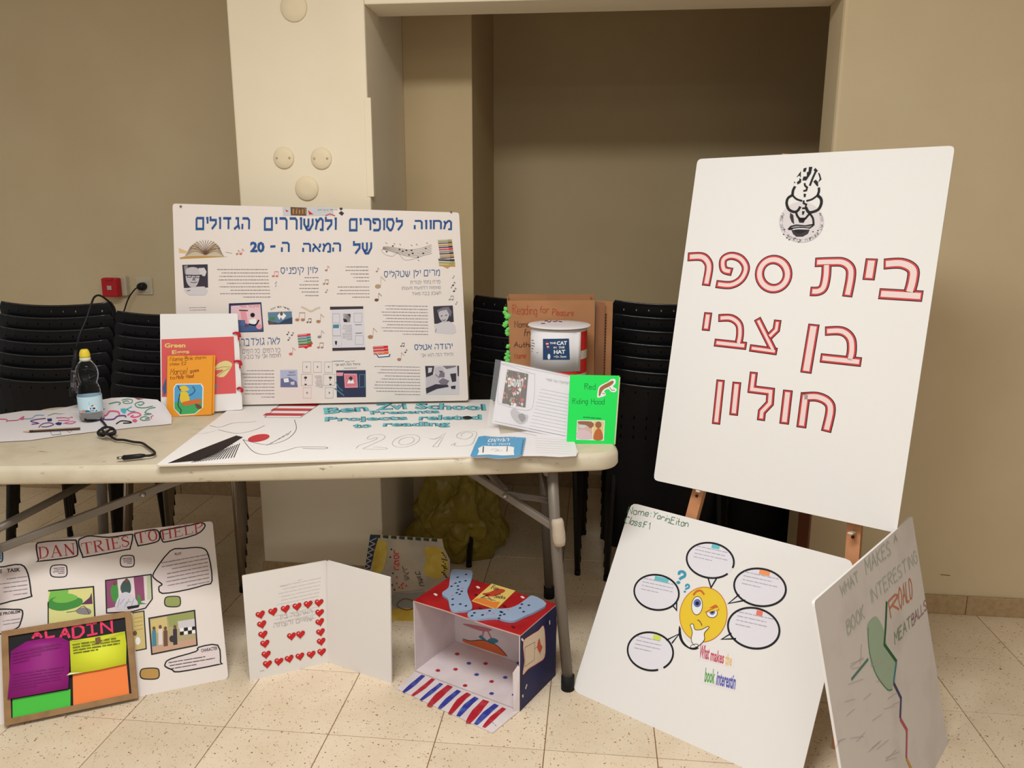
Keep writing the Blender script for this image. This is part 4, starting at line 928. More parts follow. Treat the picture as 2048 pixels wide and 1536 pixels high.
CH = [('What', 900, 1102, 968, 1118, 912, 1008, (190, 70, 96)), ('makes', 978, 1122, 1072, 1146, 988, 1040, (196, 84, 100)), ('the', 1082, 1150, 1128, 1162, 1090, 1068, (226, 190, 120))]
for t, a, b, c, d, e, f, col in CH: g.text(t, *d4(a, b, c, d, e, f), mat('print_' + t, col, .6), .03)
g.build('paper_label', yb, 'printed paper strip in red and yellow letters')
g = Print(YB); g.poly(d4(925, 1160, 1170, 1215, 1155, 1335, 915, 1275), MATS['label_paper'], 0)
g.text('book', *d4(938, 1272, 1008, 1286, 948, 1170), mat('print_green', (90, 160, 80), .6), .03).text('interestin', *d4(1018, 1292, 1152, 1325, 1030, 1195), mat('print_violet', (90, 92, 170), .6), .03)
g.build('paper_label', yb, 'printed paper strip in green and violet letters')

# ================================================================== BOARD AT THE FAR RIGHT
GB = Board((0.743, 1.393, 0), R(48.44), R(13.97))
gb = GB.sheet('pencil_poster', 'foam board at the lower right with a jagged coloured line and faint pencil lettering', 'poster')
FOAMR = mat('grubby_foam_board', (222, 212, 206), .65, noise=(7, (206, 194, 188), .5, .8))
MB().prism(soft([(0, 0), (.683, 0), (.683, .640), (0, .655)], .010), 0, .006, FOAMR, side=FOAM).build('board', gb)
d5 = crop(1600, 1020, .3358); KG = .0013; FG = mat('faint_green_pencil', (188, 190, 176), .7); g = Print(GB)
g.hand('WHAT', *d5(248, 510, 352, 425, 236, 450), .004, FG).hand('MAKES', *d5(395, 385, 540, 262, 385, 300), .004, FG).hand('A', *d5(560, 200, 580, 185, 556, 155), .004, FG)
g.hand('BOOK', *d5(285, 745, 385, 640, 275, 665), .004, FG).hand('INTERESTING', *d5(425, 560, 700, 310, 412, 480), .0035, FG)
g.build('lettering', gb, 'faint green pencil capitals')
g = Print(GB); g.hand('R', *d5(540, 645, 590, 590, 525, 545), .0055, mat('orange_pencil', (206, 124, 88), .6)).hand('OALD', *d5(592, 590, 670, 520, 582, 470), .0050, MATS['orange_pencil']); g.build('lettering', gb, 'orange pencil capitals')
g = Print(GB); g.hand('MEAT', *d5(565, 800, 660, 700, 560, 730), .0035, mat('dull_green_pencil', (140, 156, 124), .7)).hand('BALLS', *d5(668, 690, 752, 590, 662, 630), .0035, mat('mauve_pencil', (160, 124, 130), .7)); g.build('lettering', gb, 'green and mauve pencil capitals')
g = Print(GB); g.poly([d5(*p)[0] for p in spline([(400, 690), (430, 645), (460, 640), (500, 720), (520, 820), (572, 905), (560, 1000), (545, 1068), (520, 1068), (450, 980), (415, 880), (405, 780)], 3, True)], mat('green_shading', (166, 186, 160), .7), 0); g.line([d5(*p)[0] for p in [(405, 700), (405, 780), (420, 880), (455, 985), (520, 1070), (548, 1066)]], .003, GREENP, 1, sp=3)
g.line(d5(305, 1010, 405, 888), .006, mat('teal_pencil', (80, 130, 116), .6), 1).line(d5(365, 800, 358, 920), .002, FG, 1)
g.build('green_shape', gb, 'pale green shaded shape')
g = Print(GB)
for q, m in (((515, 545, 508, 700, 500, 800, 575, 905), mat('marker_green', (36, 96, 56), .6)), ((572, 905, 556, 1025), TEAL), ((555, 1028, 600, 1120, 595, 1240), mat('marker_indigo', (66, 62, 104), .6)), ((595, 1242, 635, 1310, 632, 1478), mat('marker_crimson', (190, 86, 94), .6)), ((632, 1478, 665, 1550, 660, 1640), mat('marker_amber', (206, 150, 80), .6))): g.line(d5(*q), .010, m, 2)
g.build('jagged_line', gb, 'jagged line in green, teal, indigo, red and amber')
g = Print(GB); rd = random.Random(3)
for i in range(26):
    x, y = rd.uniform(190, 560), rd.uniform(900, 1500); g.line(d5(x, y, x + rd.uniform(20, 90), y - rd.uniform(10, 60)), .0012, mat('soft_pencil', (196, 184, 182), .7), 1)
g.build('pencil_shading', gb, 'light grey pencil shading')

# ================================================================== POSTER WITH RED SERIF TITLE (floor, left)
ob_ = atz(0, 1450, 0); DB = Board(ob_, R(22.2), R(33))
db = DB.sheet('story_poster', 'cream foam poster with a red serif title and cut-out pictures, leaning under the table', 'poster')
rb = DB.loc((457, 1357)); rt = DB.loc((425, 1042)); lt = DB.loc((0, 1093)); k_ = (rt[1] - lt[1]) / (rt[0] - lt[0])
MB().prism(soft([(-.09, .0), (rb[0], rb[1]), rt, (-.09, lt[1] - k_ * (lt[0] + .09))], .012), 0, .005, CREAM, side=FOAME).build('board', db)
d1 = crop(0, 1030, .27993); KD = px2m(DB, (200, 1230)) * .27993
def chunk(t, BL, BR, h):                   # serif capitals with a hand-cut outline
    pass
SER = dict(D=[((1, 2), (1, 9), .9), ((0, 2), (2.4, 2), .3), ((0, 9), (2.4, 9), .3), ((2.2, 9), (4.6, 8.2), .5), ((4.4, 8.3), (5.3, 6.5), .8), ((5.3, 6.7), (5.3, 4.4), .95), ((5.3, 4.6), (4.4, 2.8), .8), ((4.6, 2.9), (2.2, 2), .5)],
 A=[((.8, 2), (3.2, 9), .4), ((3.2, 9.2), (5.8, 2), .95), ((1.6, 4.4), (4.8, 4.4), .3), ((0, 2), (1.8, 2), .3), ((4.6, 2), (6.8, 2), .3)],
 N=[((1, 2), (1, 9), .4), ((.8, 9), (5.4, 2), .95), ((5.4, 2), (5.4, 9), .4), ((0, 2), (2, 2), .3), ((0, 9), (1.4, 9), .3), ((4.4, 9), (6.4, 9), .3)],
 T=[((3, 2), (3, 9), .95), ((0, 9), (6, 9), .4), ((0, 9), (0, 7.2), .3), ((6, 9), (6, 7.2), .3), ((1.8, 2), (4.2, 2), .3)],
 R=[((1, 2), (1, 9), .9), ((0, 2), (2.2, 2), .3), ((0, 9), (3.2, 9), .35), ((3, 9), (4.6, 8.4), .6), ((4.6, 8.6), (4.6, 6.6), .85), ((4.6, 6.8), (3, 5.8), .6), ((3.2, 5.8), (1, 5.8), .35), ((2.6, 5.8), (5.2, 2), .9), ((4.8, 2), (6.4, 2), .3)],
 I=[((1.2, 2), (1.2, 9), .95), ((0, 2), (2.4, 2), .3), ((0, 9), (2.4, 9), .3)],
 E=[((1, 2), (1, 9), .9), ((0, 2), (5, 2), .35), ((0, 9), (4.8, 9), .35), ((1, 5.6), (3.6, 5.6), .35), ((4.9, 2), (5, 3.6), .3), ((4.8, 9), (4.8, 7.6), .3), ((3.6, 4.8), (3.6, 6.4), .25)],
 S=[((4.4, 7.2), (4.3, 8.4), .4), ((4.3, 8.4), (2.4, 9), .4), ((2.6, 9), (.8, 8), .6), ((.8, 8.2), (1, 6.6), .7), ((1, 6.7), (4.2, 4.8), .95), ((4.2, 5), (4.4, 3.2), .7), ((4.4, 3.4), (2.6, 2), .6), ((2.8, 2), (.6, 2.5), .4), ((.6, 2.5), (.4, 4), .4)],
 O=[((3, 9), (1.2, 8), .6), ((1.3, 8.2), (.6, 5.5), .9), ((.6, 5.6), (1.3, 2.8), .9), ((1.2, 3), (3, 2), .6), ((3, 2), (4.8, 3), .6), ((4.7, 2.8), (5.4, 5.5), .9), ((5.4, 5.4), (4.7, 8.2), .9), ((4.8, 8), (3, 9), .6)],
 H=[((1, 2), (1, 9), .95), ((5, 2), (5, 9), .95), ((1, 5.6), (5, 5.6), .35), ((0, 2), (2, 2), .3), ((0, 9), (2, 9), .3), ((4, 2), (6, 2), .3), ((4, 9), (6, 9), .3)],
 L=[((1, 2), (1, 9), .9), ((0, 2), (4.6, 2), .35), ((0, 9), (2.2, 9), .3), ((4.6, 2), (4.8, 4), .3)],
 P=[((1, 2), (1, 9), .9), ((0, 2), (2.2, 2), .3), ((0, 9), (3.2, 9), .35), ((3, 9), (4.7, 8.3), .6), ((4.7, 8.5), (4.7, 6.4), .85), ((4.7, 6.6), (3, 5.4), .6), ((3.2, 5.4), (1, 5.4), .35)])
SW = dict(D=5.8, A=6.8, N=6.4, T=6, R=6.4, I=2.4, E=5, S=4.8, O=6, H=6, L=4.8, P=5.2)
SERR = mat('serif_red', (178, 58, 56), .6); CUT = mat('cut_paper', (222, 206, 204), .55)
def serif(g, t, BL, BR, TL, m):
    tot = sum(SW[c] + 1.0 for c in t) - 1.0; BL, BR, TL = DB.loc(BL), DB.loc(BR), DB.loc(TL); x0 = 0
    sc = math.hypot(TL[0] - BL[0], TL[1] - BL[1]) / 7
    for c in t:
        for (ax, ay), (bx, by), w in SER[c]:
            P = [(BL[0] + (x0 + x) / tot * (BR[0] - BL[0]) + (y - 2) / 7 * (TL[0] - BL[0]), BL[1] + (x0 + x) / tot * (BR[1] - BL[1]) + (y - 2) / 7 * (TL[1] - BL[1])) for x, y in ((ax, ay), (bx, by))]
            v, f = ribbon(P, w * sc * 1.0); g.mb.add([(p[0], g._y(2), p[1]) for p in v], [q[::-1] for q in f], m)
        x0 += SW[c] + 1.0
def cut(outline, name='paper_cutout', label=None, fill=CUT, w=10):
    g = Print(DB); q = d1(*outline); q2 = spline(q, 3, True); g.poly(q2, fill, 0); g.line(q2, w * KD, BLACK, 1, closed=True); return g
g = cut((260, 215, 275, 320, 285, 330, 520, 300, 555, 270, 545, 190, 525, 180, 400, 185, 300, 195)); serif(g, 'DAN', *d1(278, 312, 540, 282, 272, 232), SERR); g.build('title_word', db)
g = cut((560, 190, 590, 290, 620, 298, 900, 248, 930, 235, 948, 150, 925, 140, 780, 160, 650, 150, 600, 160)); serif(g, 'TRIES', *d1(592, 282, 928, 222, 580, 205), SERR); g.build('title_word', db)
g = cut((962, 145, 985, 215, 1000, 218, 1100, 198, 1138, 175, 1135, 125, 1105, 105, 1040, 115, 975, 130)); serif(g, 'TO', *d1(975, 205, 1132, 180, 965, 128), SERR); g.build('title_word', db)
g = cut((1145, 130, 1160, 185, 1200, 190, 1400, 140, 1465, 80, 1440, 55, 1400, 65, 1250, 95, 1160, 110)); serif(g, 'HELP', *d1(1155, 178, 1455, 118, 1148, 108), SERR); g.build('title_word', db)
g = cut((1215, 258, 1310, 240, 1440, 235, 1490, 290, 1515, 470, 1460, 500, 1330, 535, 1160, 560, 1135, 515, 1158, 495, 1105, 455, 1100, 410)); g.text('PLOT', *d1(1250, 290, 1298, 284, 1248, 272), INK, .02, 2); g.rows(d1(1150, 330)[0], d1(1480, 270)[0], d1(1165, 555)[0], 8, GREY, h=.26, w0=.018, gap=.003, seed=21, lay=2); g.build('text_bubble', db)
g = cut((1180, 1065, 1215, 1030, 1400, 975, 1420, 945, 1555, 930, 1575, 1050, 1560, 1068, 1280, 1120, 1230, 1105, 1185, 1085)); g.text('CHARACTER', *d1(1438, 982, 1555, 962, 1435, 958), INK, .02, 2); g.rows(d1(1200, 1045)[0], d1(1560, 985)[0], d1(1225, 1110)[0], 3, INK, h=.26, w0=.018, gap=.003, right=False, seed=22, lay=2); g.build('text_bubble', db)
g = cut((-40, 400, 30, 370, 150, 355, 200, 420, 222, 560, 215, 585, 80, 615, -40, 625)); g.text('TASK', *d1(50, 412, 145, 403, 50, 385), INK, .03, 2); g.text('E', *d1(-8, 418, 15, 415, -8, 392), INK, .03, 2); g.rows(d1(0, 450)[0], d1(195, 425)[0], d1(0, 600)[0], 5, GREY, h=.24, w0=.018, gap=.003, seed=23, lay=2); g.build('text_bubble', db)
g = cut((-60, 690, 100, 675, 160, 685, 150, 760, 110, 815, -60, 850)); g.text('THE PROBLEM', *d1(-40, 725, 145, 700, -40, 703), INK, .03, 2); g.rows(d1(0, 750)[0], d1(145, 728)[0], d1(0, 800)[0], 2, GREY, h=.24, w0=.018, gap=.003, seed=24, lay=2); g.build('text_bubble', db)
def tiny(x, y, w, h, m, txt=True):
    g = cut((x - w, y - h * .5, x - w * .6, y - h, x + w * .7, y - h * 1.05, x + w, y - h * .5, x + w * .9, y + h * .8, x - w * .2, y + h, x - w * .95, y + h * .7), fill=m, w=8)
    if txt: g.rows(d1(x - w * .7, y - h * .6)[0], d1(x + w * .7, y - h * .75)[0], d1(x - w * .7, y + h * .6)[0], 4, INK, h=.4, w0=.012, gap=.002, lay=2, frag=.9)
    g.build('small_cutout', db)
tiny(420, 402, 58, 42, CUT); tiny(910, 332, 48, 40, CUT); tiny(1233, 620, 55, 36, OLIVE, False); tiny(1070, 1135, 66, 38, GOLD, False); tiny(-5, 300, 24, 36, LBLUE)
LG = mat('leaf_green_print', (120, 186, 76), .6); DG = mat('deep_green_print', (66, 140, 60), .6); YG = mat('pale_yellow_print', (220, 214, 140), .6)
g = Print(DB); g.poly(d1(345, 540, 668, 512, 675, 720, 670, 740, 345, 775), YG, 0).poly(d1(360, 545, 490, 535, 480, 590, 440, 615, 345, 610), LG, 1).poly([d1(*p)[0] for p in spline([(345, 620), (400, 585), (560, 590), (592, 620), (560, 655), (440, 685), (350, 665)], 3, True)], DG, 2).poly([d1(*p)[0] for p in spline([(380, 600), (480, 560), (560, 590), (480, 625), (400, 625)], 3, True)], LG, 3)
g.poly(d1(580, 640, 640, 590, 655, 555, 662, 635), mat('plum_print', (96, 50, 84), .6), 3).poly([d1(*p)[0] for p in spline([(545, 680), (600, 660), (650, 680), (640, 710), (560, 705)], 3, True)], GREY, 3).line(d1(475, 695, 540, 685, 600, 650, 640, 710), .0015, INK, 4, sp=3).line(d1(345, 542, 668, 512, 678, 725), 10 * KD, BLACK, 4).line(d1(345, 620, 345, 775), 8 * KD, BLACK, 4); g.build('cut_picture', db, 'cut-out picture of green furniture in a yellow room')
PUR = mat('purple_print', (140, 70, 106), .6)
g = Print(DB); g.poly(d1(755, 468, 1080, 425, 1088, 600, 1040, 665, 945, 690, 762, 700), CUT, 0).poly(d1(760, 470, 838, 460, 850, 650, 765, 670), PUR, 1).poly(d1(955, 445, 1025, 438, 1035, 610, 970, 625), PUR, 1).poly(d1(1050, 435, 1078, 430, 1080, 600, 1052, 605), mat('curtain_print', (190, 196, 160), .6), 1)
g.poly([d1(*p)[0] for p in spline([(860, 520), (880, 475), (915, 460), (935, 500), (930, 555), (880, 565)], 3, True)], mat('charcoal_green', (58, 80, 76), .6), 2).poly([d1(*p)[0] for p in spline([(790, 540), (815, 490), (840, 500), (845, 600), (810, 620)], 3, True)], DG, 2).poly(ell(*d1(820, 490)[0], 3.5, 4), BRN, 3).poly(ell(*d1(905, 468)[0], 3.5, 4), BRN, 3)
g.poly([d1(*p)[0] for p in spline([(820, 660), (850, 580), (900, 550), (950, 580), (990, 640), (930, 670), (850, 680)], 3, True)], mat('sheet_print', (206, 200, 208), .6), 3).poly(d1(905, 655, 1000, 640, 990, 660, 915, 675), BLACK, 4).poly(d1(980, 570, 1000, 570, 1010, 625, 1050, 635, 985, 640), DG, 3)
for i in range(7): g.line(d1(840 + i * 16, 660 - (i % 3) * 20, 855 + i * 17, 600 + (i % 2) * 20), .0013, GREY, 4)
g.line(d1(755, 468, 1080, 425, 1088, 600, 1040, 665, 945, 690, 762, 700), 9 * KD, BLACK, 5, closed=True); g.build('cut_picture', db, 'cut-out picture of two figures by purple curtains')
SANDP = mat('sand_yellow_print', (206, 184, 120), .6)
g = Print(DB); g.poly(d1(945, 700, 1028, 686, 1045, 955, 968, 970, 940, 900), SANDP, 0)
for i in range(4): g.line(d1(960, 740 + i * 28, 1020, 728 + i * 28), .002, GOLD, 1)
g.poly([d1(*p)[0] for p in ell(985, 900, 18, 28)], WHITE, 2).poly([d1(*p)[0] for p in ell(965, 845, 14, 18)], BRN, 2).line(d1(945, 700, 1028, 686, 1045, 955, 968, 970), 8 * KD, BLACK, 3); g.build('cut_picture', db, 'narrow cut-out picture on a sandy ground')
g = Print(DB); g.poly(d1(1065, 738, 1390, 682, 1408, 930, 1085, 995), mat('dull_sand_print', (176, 160, 120), .6), 0).poly(d1(1195, 720, 1388, 690, 1395, 780, 1210, 800), OLIVE, 1).poly(d1(1075, 750, 1190, 725, 1200, 830, 1080, 850), SANDP, 1).poly(d1(1080, 940, 1400, 880, 1408, 930, 1085, 995), mat('dull_pink_print', (196, 156, 130), .6), 1)
for i, (x, y, m) in enumerate(((1100, 860, TEAL), (1145, 850, CUT), (1182, 860, BRN), (1250, 850, INK))): g.poly(d1(x - 14, y - 35, x + 14, y - 38, x + 18, y + 75, x - 12, y + 80), m, 2).poly([d1(*p)[0] for p in ell(x, y - 50, 11, 14)], BRN, 3)
for i in range(4):
    for j in range(2): g.poly(d1(1285 + i * 29, 810 + j * 26 - i * 4, 1312 + i * 29, 806 + j * 26 - i * 4, 1313 + i * 29, 830 + j * 26 - i * 4, 1286 + i * 29, 834 + j * 26 - i * 4), BLACK if (i + j) % 2 else WHITE, 3)
g.poly(d1(1270, 760, 1395, 740, 1395, 800, 1275, 812), PL_, 2).poly([d1(*p)[0] for p in ell(1230, 885, 20, 24)], INK, 3).line(d1(1065, 738, 1390, 682, 1408, 930, 1085, 995), 10 * KD, BLACK, 4, closed=True); g.build('cut_picture', db, 'cut-out picture of people beside a chequered car')

# ================================================================== FRAMED NOTE BOARD
o_ = atz(10, 1452, 0); o_.z = 0.0; AB = Board(Vector(o_) + Vector((0.0, -0.0, 0)), R(22.9), R(33)); AB.o = AB.o + AB.b * (-0.016); AB = Board(AB.o, R(22.9), R(33)); 
ab = AB.sheet('note_board', 'brown framed black note board with coloured paper flaps, leaning on the red-titled poster', 'noticeboard')
FRM = mat('frame_brown', (156, 120, 80), .55, noise=(30, (140, 104, 66), .4, .7)); A4 = [AB.loc(p) for p in ((10, 1452), (277, 1396), (262, 1222), (3, 1263))]
def lerp2(a, b, t): return (a[0] + (b[0] - a[0]) * t, a[1] + (b[1] - a[1]) * t)
cx = sum(p[0] for p in A4) / 4; cz = sum(p[1] for p in A4) / 4
fw = .017; I4 = []
for i in range(4):
    a, b, c = Vector(A4[i - 1]), Vector(A4[i]), Vector(A4[(i + 1) % 4]); I4.append(tuple(b + (a - b).normalized() * fw + (c - b).normalized() * fw))
for i in range(4): MB().prism([A4[i], A4[(i + 1) % 4], I4[(i + 1) % 4], I4[i]], -.007, .006, FRM).build('frame_rail', ab)
MB().prism(A4, .001, .005, BLACK).build('black_panel', ab)
def px_prism(bd, name, par, pts, y0, y1, m, label=None):
    q = [bd.loc(p) for p in d1(*pts)]; return MB().prism(q if area2(q) > 0 else q[::-1], y0, y1, m).build(name, par, label)
g = Print(AB, .0002)
PK = mat('hot_pink_marker', (232, 50, 96), .5); 
for t, a in (('A', (232, 884, 300, 876, 228, 838)), ('L', (332, 878, 392, 866, 326, 830)), ('A', (425, 890, 498, 878, 428, 812)), ('D', (525, 880, 598, 862, 520, 800)), ('I', (618, 862, 690, 850, 612, 782)), ('N', (728, 848, 802, 832, 722, 768))):
    if t == 'I':
        g.line(d1(655, 775, 662, 850), .0062, PK, 2).line(d1(615, 785, 692, 770), .0062, PK, 2).line(d1(622, 862, 697, 846), .0062, PK, 2)
    else: g.hand(t, *d1(*a), .0068, PK, 2, 0)
g.build('title_lettering', ab, 'hot pink hand-drawn capitals')
NP = mat('purple_note', (150, 34, 126), .55); NY = mat('yellow_note', (226, 232, 60), .55); NG = mat('green_note', (72, 190, 62), .55); NO = mat('orange_note', (244, 130, 62), .55)
px_prism(AB, 'green_flap', ab, (90, 1318, 505, 1245, 505, 1375, 92, 1450), -.0030, -.0012, NG)
px_prism(AB, 'orange_flap', ab, (520, 1140, 905, 1062, 925, 1285, 525, 1365), -.0030, -.0012, NO)
def curled(name, pts, ypts, m, lab):       # paper flap standing off the board: quad strip through given depths
    vs = []; fs = []; n = len(pts) // 2
    for i in range(n):
        (ax, ay), (bx, by) = d1(*pts[i * 2])[0], d1(*pts[i * 2 + 1])[0]
        a, b = AB.loc((ax, ay)), AB.loc((bx, by)); vs += [(a[0], ypts[i], a[1]), (b[0], ypts[i], b[1])]
    for i in range(n - 1): fs.append([2 * i, 2 * i + 2, 2 * i + 3, 2 * i + 1])
    return MB().add(vs, fs, m, True).build(name, ab, lab, solid=.0006)
curled('purple_flap', [(105, 950), (495, 905), (85, 985), (495, 935), (76, 1100), (498, 1050), (70, 1220), (500, 1150), (60, 1318), (490, 1238)][0:10], [-.004, -.006, -.008, -.008, -.010], NP, 'purple paper flap with faint writing') if False else None
def flap(name, rows_, ys, m, lab):
    vs = []; fs = []
    for r_, y in zip(rows_, ys):
        for p in r_: a = AB.loc(d1(*p)[0]); vs.append((a[0], y, a[1]))
    w = len(rows_[0])
    for i in range(len(rows_) - 1):
        for j in range(w - 1): fs.append([i * w + j, (i + 1) * w + j, (i + 1) * w + j + 1, i * w + j + 1])
    return MB().add(vs, fs, m, True).build(name, ab, lab, solid=.0006)
flap('purple_flap', [[(190, 905), (300, 885), (440, 875)], [(80, 975), (290, 945), (497, 905)], [(74, 1150), (285, 1110), (500, 1070)], [(60, 1318), (275, 1280), (492, 1240)]], [-.0045, -.006, -.009, -.012], NP, 'purple paper flap with faint writing')
flap('yellow_flap', [[(500, 900), (700, 868), (893, 832)], [(505, 1000), (705, 960), (905, 920)], [(512, 1140), (710, 1108), (905, 1065)]], [-.005, -.008, -.011], NY, 'yellow paper flap with black writing')
g = Print(AB, .0002, y0=.0125); g.rows(d1(90, 975)[0], d1(440, 905)[0], d1(95, 1070)[0], 4, mat('purple_shadow_ink', (110, 20, 92), .6), h=.22, right=False, w0=.03, gap=.004, seed=31, frag=.5).rows(d1(100, 1130)[0], d1(470, 1075)[0], d1(75, 1265)[0], 6, MATS['purple_shadow_ink'], h=.2, right=False, w0=.03, gap=.004, seed=32, frag=.6)
g.hand('My favourite', *d1(100, 1170, 250, 1140, 98, 1145), .0012, MATS['purple_shadow_ink']) if False else None
g.build('handwriting', ab)
g = Print(AB, .0002, y0=.0115); IKY = mat('olive_black_ink', (60, 62, 26), .6); g.rows(d1(520, 920)[0], d1(860, 868)[0], d1(530, 1000)[0], 4, IKY, h=.34, right=False, w0=.018, gap=.004, seed=33, frag=.8).poly(d1(683, 880, 720, 872, 722, 912, 686, 918), mat('brown_clip', (120, 84, 60), .5), 3).line(d1(515, 895, 700, 912, 890, 838), .0010, OLIVE, 2)
g.build('handwriting', ab)
MB().prism([AB.loc(p) for p in d1(480, 1148, 505, 1128, 600, 1125, 520, 1140)][::-1], -.0135, -.013, mat('pale_curl', (236, 236, 170), .6)).build('curled_corner', ab)

# ================================================================== HEART CARD
HA = Board(atz(500, 1362, 0), R(25.3), R(-1)); HB = Board(atz(657, 1325, 0), R(-27.6), R(0))
hc = HA.sheet('folded_card', 'white folded foam card with a square of red heart stickers, standing open on the floor', 'card')
q = soft([HA.loc(p) for p in ((500, 1363), (657, 1325), (654, 1121), (484, 1152))], .004); MB().prism(q, 0, .005, FOAM, side=FOAME).build('left_panel', hc)
q = soft([HB.loc(p) for p in ((657, 1325), (783, 1368), (780, 1155), (654, 1121))], .004); rp = MB().prism(q, 0, .005, FOAM, side=FOAM).build('right_panel', None); bpy.context.view_layer.update()
rp.matrix_world = HB.M; rp.parent = hc; rp.matrix_parent_inverse = hc.matrix_world.inverted()
d2 = crop(460, 1040, .22136); HR = mat('heart_red', (206, 36, 38), .35); HD = mat('heart_dark_red', (150, 22, 28), .4); HW = mat('heart_shine', (240, 190, 186), .3)
def hshape(s): return [(s * .9 * (16 * sin(t) ** 3) / 17, s * (13 * cos(t) - 5 * cos(2 * t) - 2 * cos(3 * t) - cos(4 * t)) / 17 + .06 * s) for t in [2 * pi * i / 26 for i in range(26)]][::-1]
proto = None
for i, (x, y) in enumerate(((275, 855), (388, 828), (500, 803), (605, 782), (705, 762), (803, 747), (288, 943), (298, 1035), (315, 1117), (326, 1215), (337, 1302), (440, 1278), (535, 1253), (632, 1232), (733, 1215), (827, 1192), (808, 838), (812, 922), (818, 1013), (823, 1098), (555, 1050), (635, 1032))):
    a = HA.loc(d2(x, y)[0])
    if proto is None:
        m = MB().prism(hshape(.0175), -.0012, 0, mat('sticker_edge', (226, 190, 186), .5)); m.prism(hshape(.0160), -.0015, -.0002, HD); m.prism([(p[0], p[1] + .0006) for p in hshape(.0138)], -.0018, -.0003, HR)
        m.prism(ell(-.0062, .0062, .0030, .0018, R(35), 10), -.0020, -.0003, HW); proto = m.build('heart_sticker', hc); o = proto
    else: o = proto.copy(); COL.objects.link(o)
    o.location = (a[0], -.0003 - (.0010 if i == 21 else 0), a[1]); o.rotation_euler = (0, R(-8 + (i * 37) % 17), 0)
g = Print(HA); g.text(H('האהבה בין'), *d2(455, 905, 745, 850, 452, 862), LGREY, .01).text(H('שמיים והצתה'), *d2(395, 975, 750, 905, 392, 935), LGREY, .01).line(d2(450, 600, 520, 590), .0008, LGREY).line(d2(610, 545, 650, 535), .0008, LGREY).line(d2(270, 1365, 310, 1358), .0012, GREY); g.build('handwriting', hc, 'pale grey Hebrew handwriting')
g = Print(HB); g.rows(d2(1080, 560)[0], d2(1395, 640)[0], d2(1040, 930)[0], 12, mat('trace_pencil', (212, 205, 206), .7), h=.12, w0=.02, gap=.005, seed=41); g.build('handwriting', hc) ; o = hc.children[-1]; o.matrix_world = HB.M; o.parent = hc; o.matrix_parent_inverse = hc.matrix_world.inverted()

# ================================================================== OPEN CARDBOARD SCENE BOX
LF, RF_, RB_ = atz(830, 1343), atz(1040, 1423), atz(1108, 1350)
ex = (RF_ - LF).normalized(); Wb = (RF_ - LF).length; Db = (RB_ - RF_).length; yaw = math.atan2(ex.y, ex.x); Hb = .240
BM = Matrix.Translation(LF) @ Matrix.Rotation(yaw, 4, 'Z')
bx = tag(empty('scene_box', BM), 'open-fronted painted cardboard box with a red top and a navy side, standing on the floor', 'box')
WB = mat('white_painted_card', (224, 212, 212), .7, noise=(10, (208, 194, 196), .4, .8)); NAVY = mat('navy_paint', (34, 36, 84), .5, noise=(14, (26, 26, 62), .4, .7)); REDT = mat('red_paint', (176, 34, 36), .45, noise=(12, (150, 24, 28), .4, .7))
t_ = .004
MB().box(0, 0, .001, Wb, Db, t_ + .001, WB).build('floor_panel', bx)
MB().box(0, .0, t_, t_, Db, Hb, WB).build('side_panel', bx)
m = MB(); m.box(Wb - t_, 0, t_, Wb - .001, Db, Hb, WB); m.box(Wb - .001, 0, .001, Wb + .0006, Db, Hb, NAVY); m.build('side_panel', bx, 'navy painted side panel')
MB().box(t_, Db - t_, t_, Wb - t_, Db, Hb, WB).build('back_panel', bx)
MB().prism([(0, 0), (Wb * .3, .003), (Wb * .7, -.002), (Wb, 0), (Wb, Db), (0, Db)], Hb, Hb + .004, REDT, axis='z', side=mat('card_edge_pink', (206, 170, 160), .7)).build('top_panel', bx, 'red painted top')
RF2 = Board(RF_ + Vector((0, 0, 0)), yaw, 0)
fl = [BM.inverted() @ atz(*p) for p in ((793, 1379), (985, 1468), (1038, 1424), (830, 1345))]
MB().prism([(p.x, p.y) for p in fl], .001, .004, WB, axis='z').build('front_flap', bx, 'white front flap with blue and red brush stripes')
d3 = crop(780, 1120, .234375)
ST = Board((0, 0, .0042), yaw, R(90)); g = Print(ST, .0006)
BP = mat('blue_brush_paint', (52, 58, 150), .4, noise=(40, (90, 110, 190), .45, .8)); RP = mat('red_brush_paint', (178, 36, 50), .4, noise=(40, (200, 80, 90), .5, .9))
for q, w, m in (((285, 985, 200, 1060, 115, 1130), .012, BP), ((370, 1015, 290, 1085, 190, 1160), .011, RP), ((440, 1055, 360, 1120, 262, 1198), .011, BP), ((515, 1075, 420, 1155, 330, 1250), .017, RP), ((590, 1115, 500, 1190, 420, 1270), .013, BP), ((675, 1140, 600, 1200, 510, 1315), .015, RP), ((740, 1175, 660, 1240, 580, 1335), .014, BP), ((820, 1200, 740, 1290, 665, 1390), .018, RP), ((910, 1235, 820, 1310, 730, 1405), .014, BP), ((975, 1265, 880, 1345, 800, 1430), .012, RP)):
    g.line(d3(*q), [w * k_ for k_ in (1.15, 1.25, 1.3, 1.5, 1.35, 1.1, .8)], m, 1, sp=3)
g.line(d3(875, 1385, 885, 1400), .0012, INK).line(d3(895, 1405, 905, 1418), .0012, INK)
o = g.build('brush_stripes', None); o.matrix_world = ST.M; o.parent = bx; bpy.context.view_layer.update(); o.matrix_parent_inverse = bx.matrix_world.inverted()
def join_at(g, bd, name, par, label=None):
    o = g.build(name, None, label); o.matrix_world = bd.M; o.parent = par; o.matrix_parent_inverse = par.matrix_world.inverted(); return o
IN = Board((0, 0, .0062), yaw, R(90)); g = Print(IN, .0004)
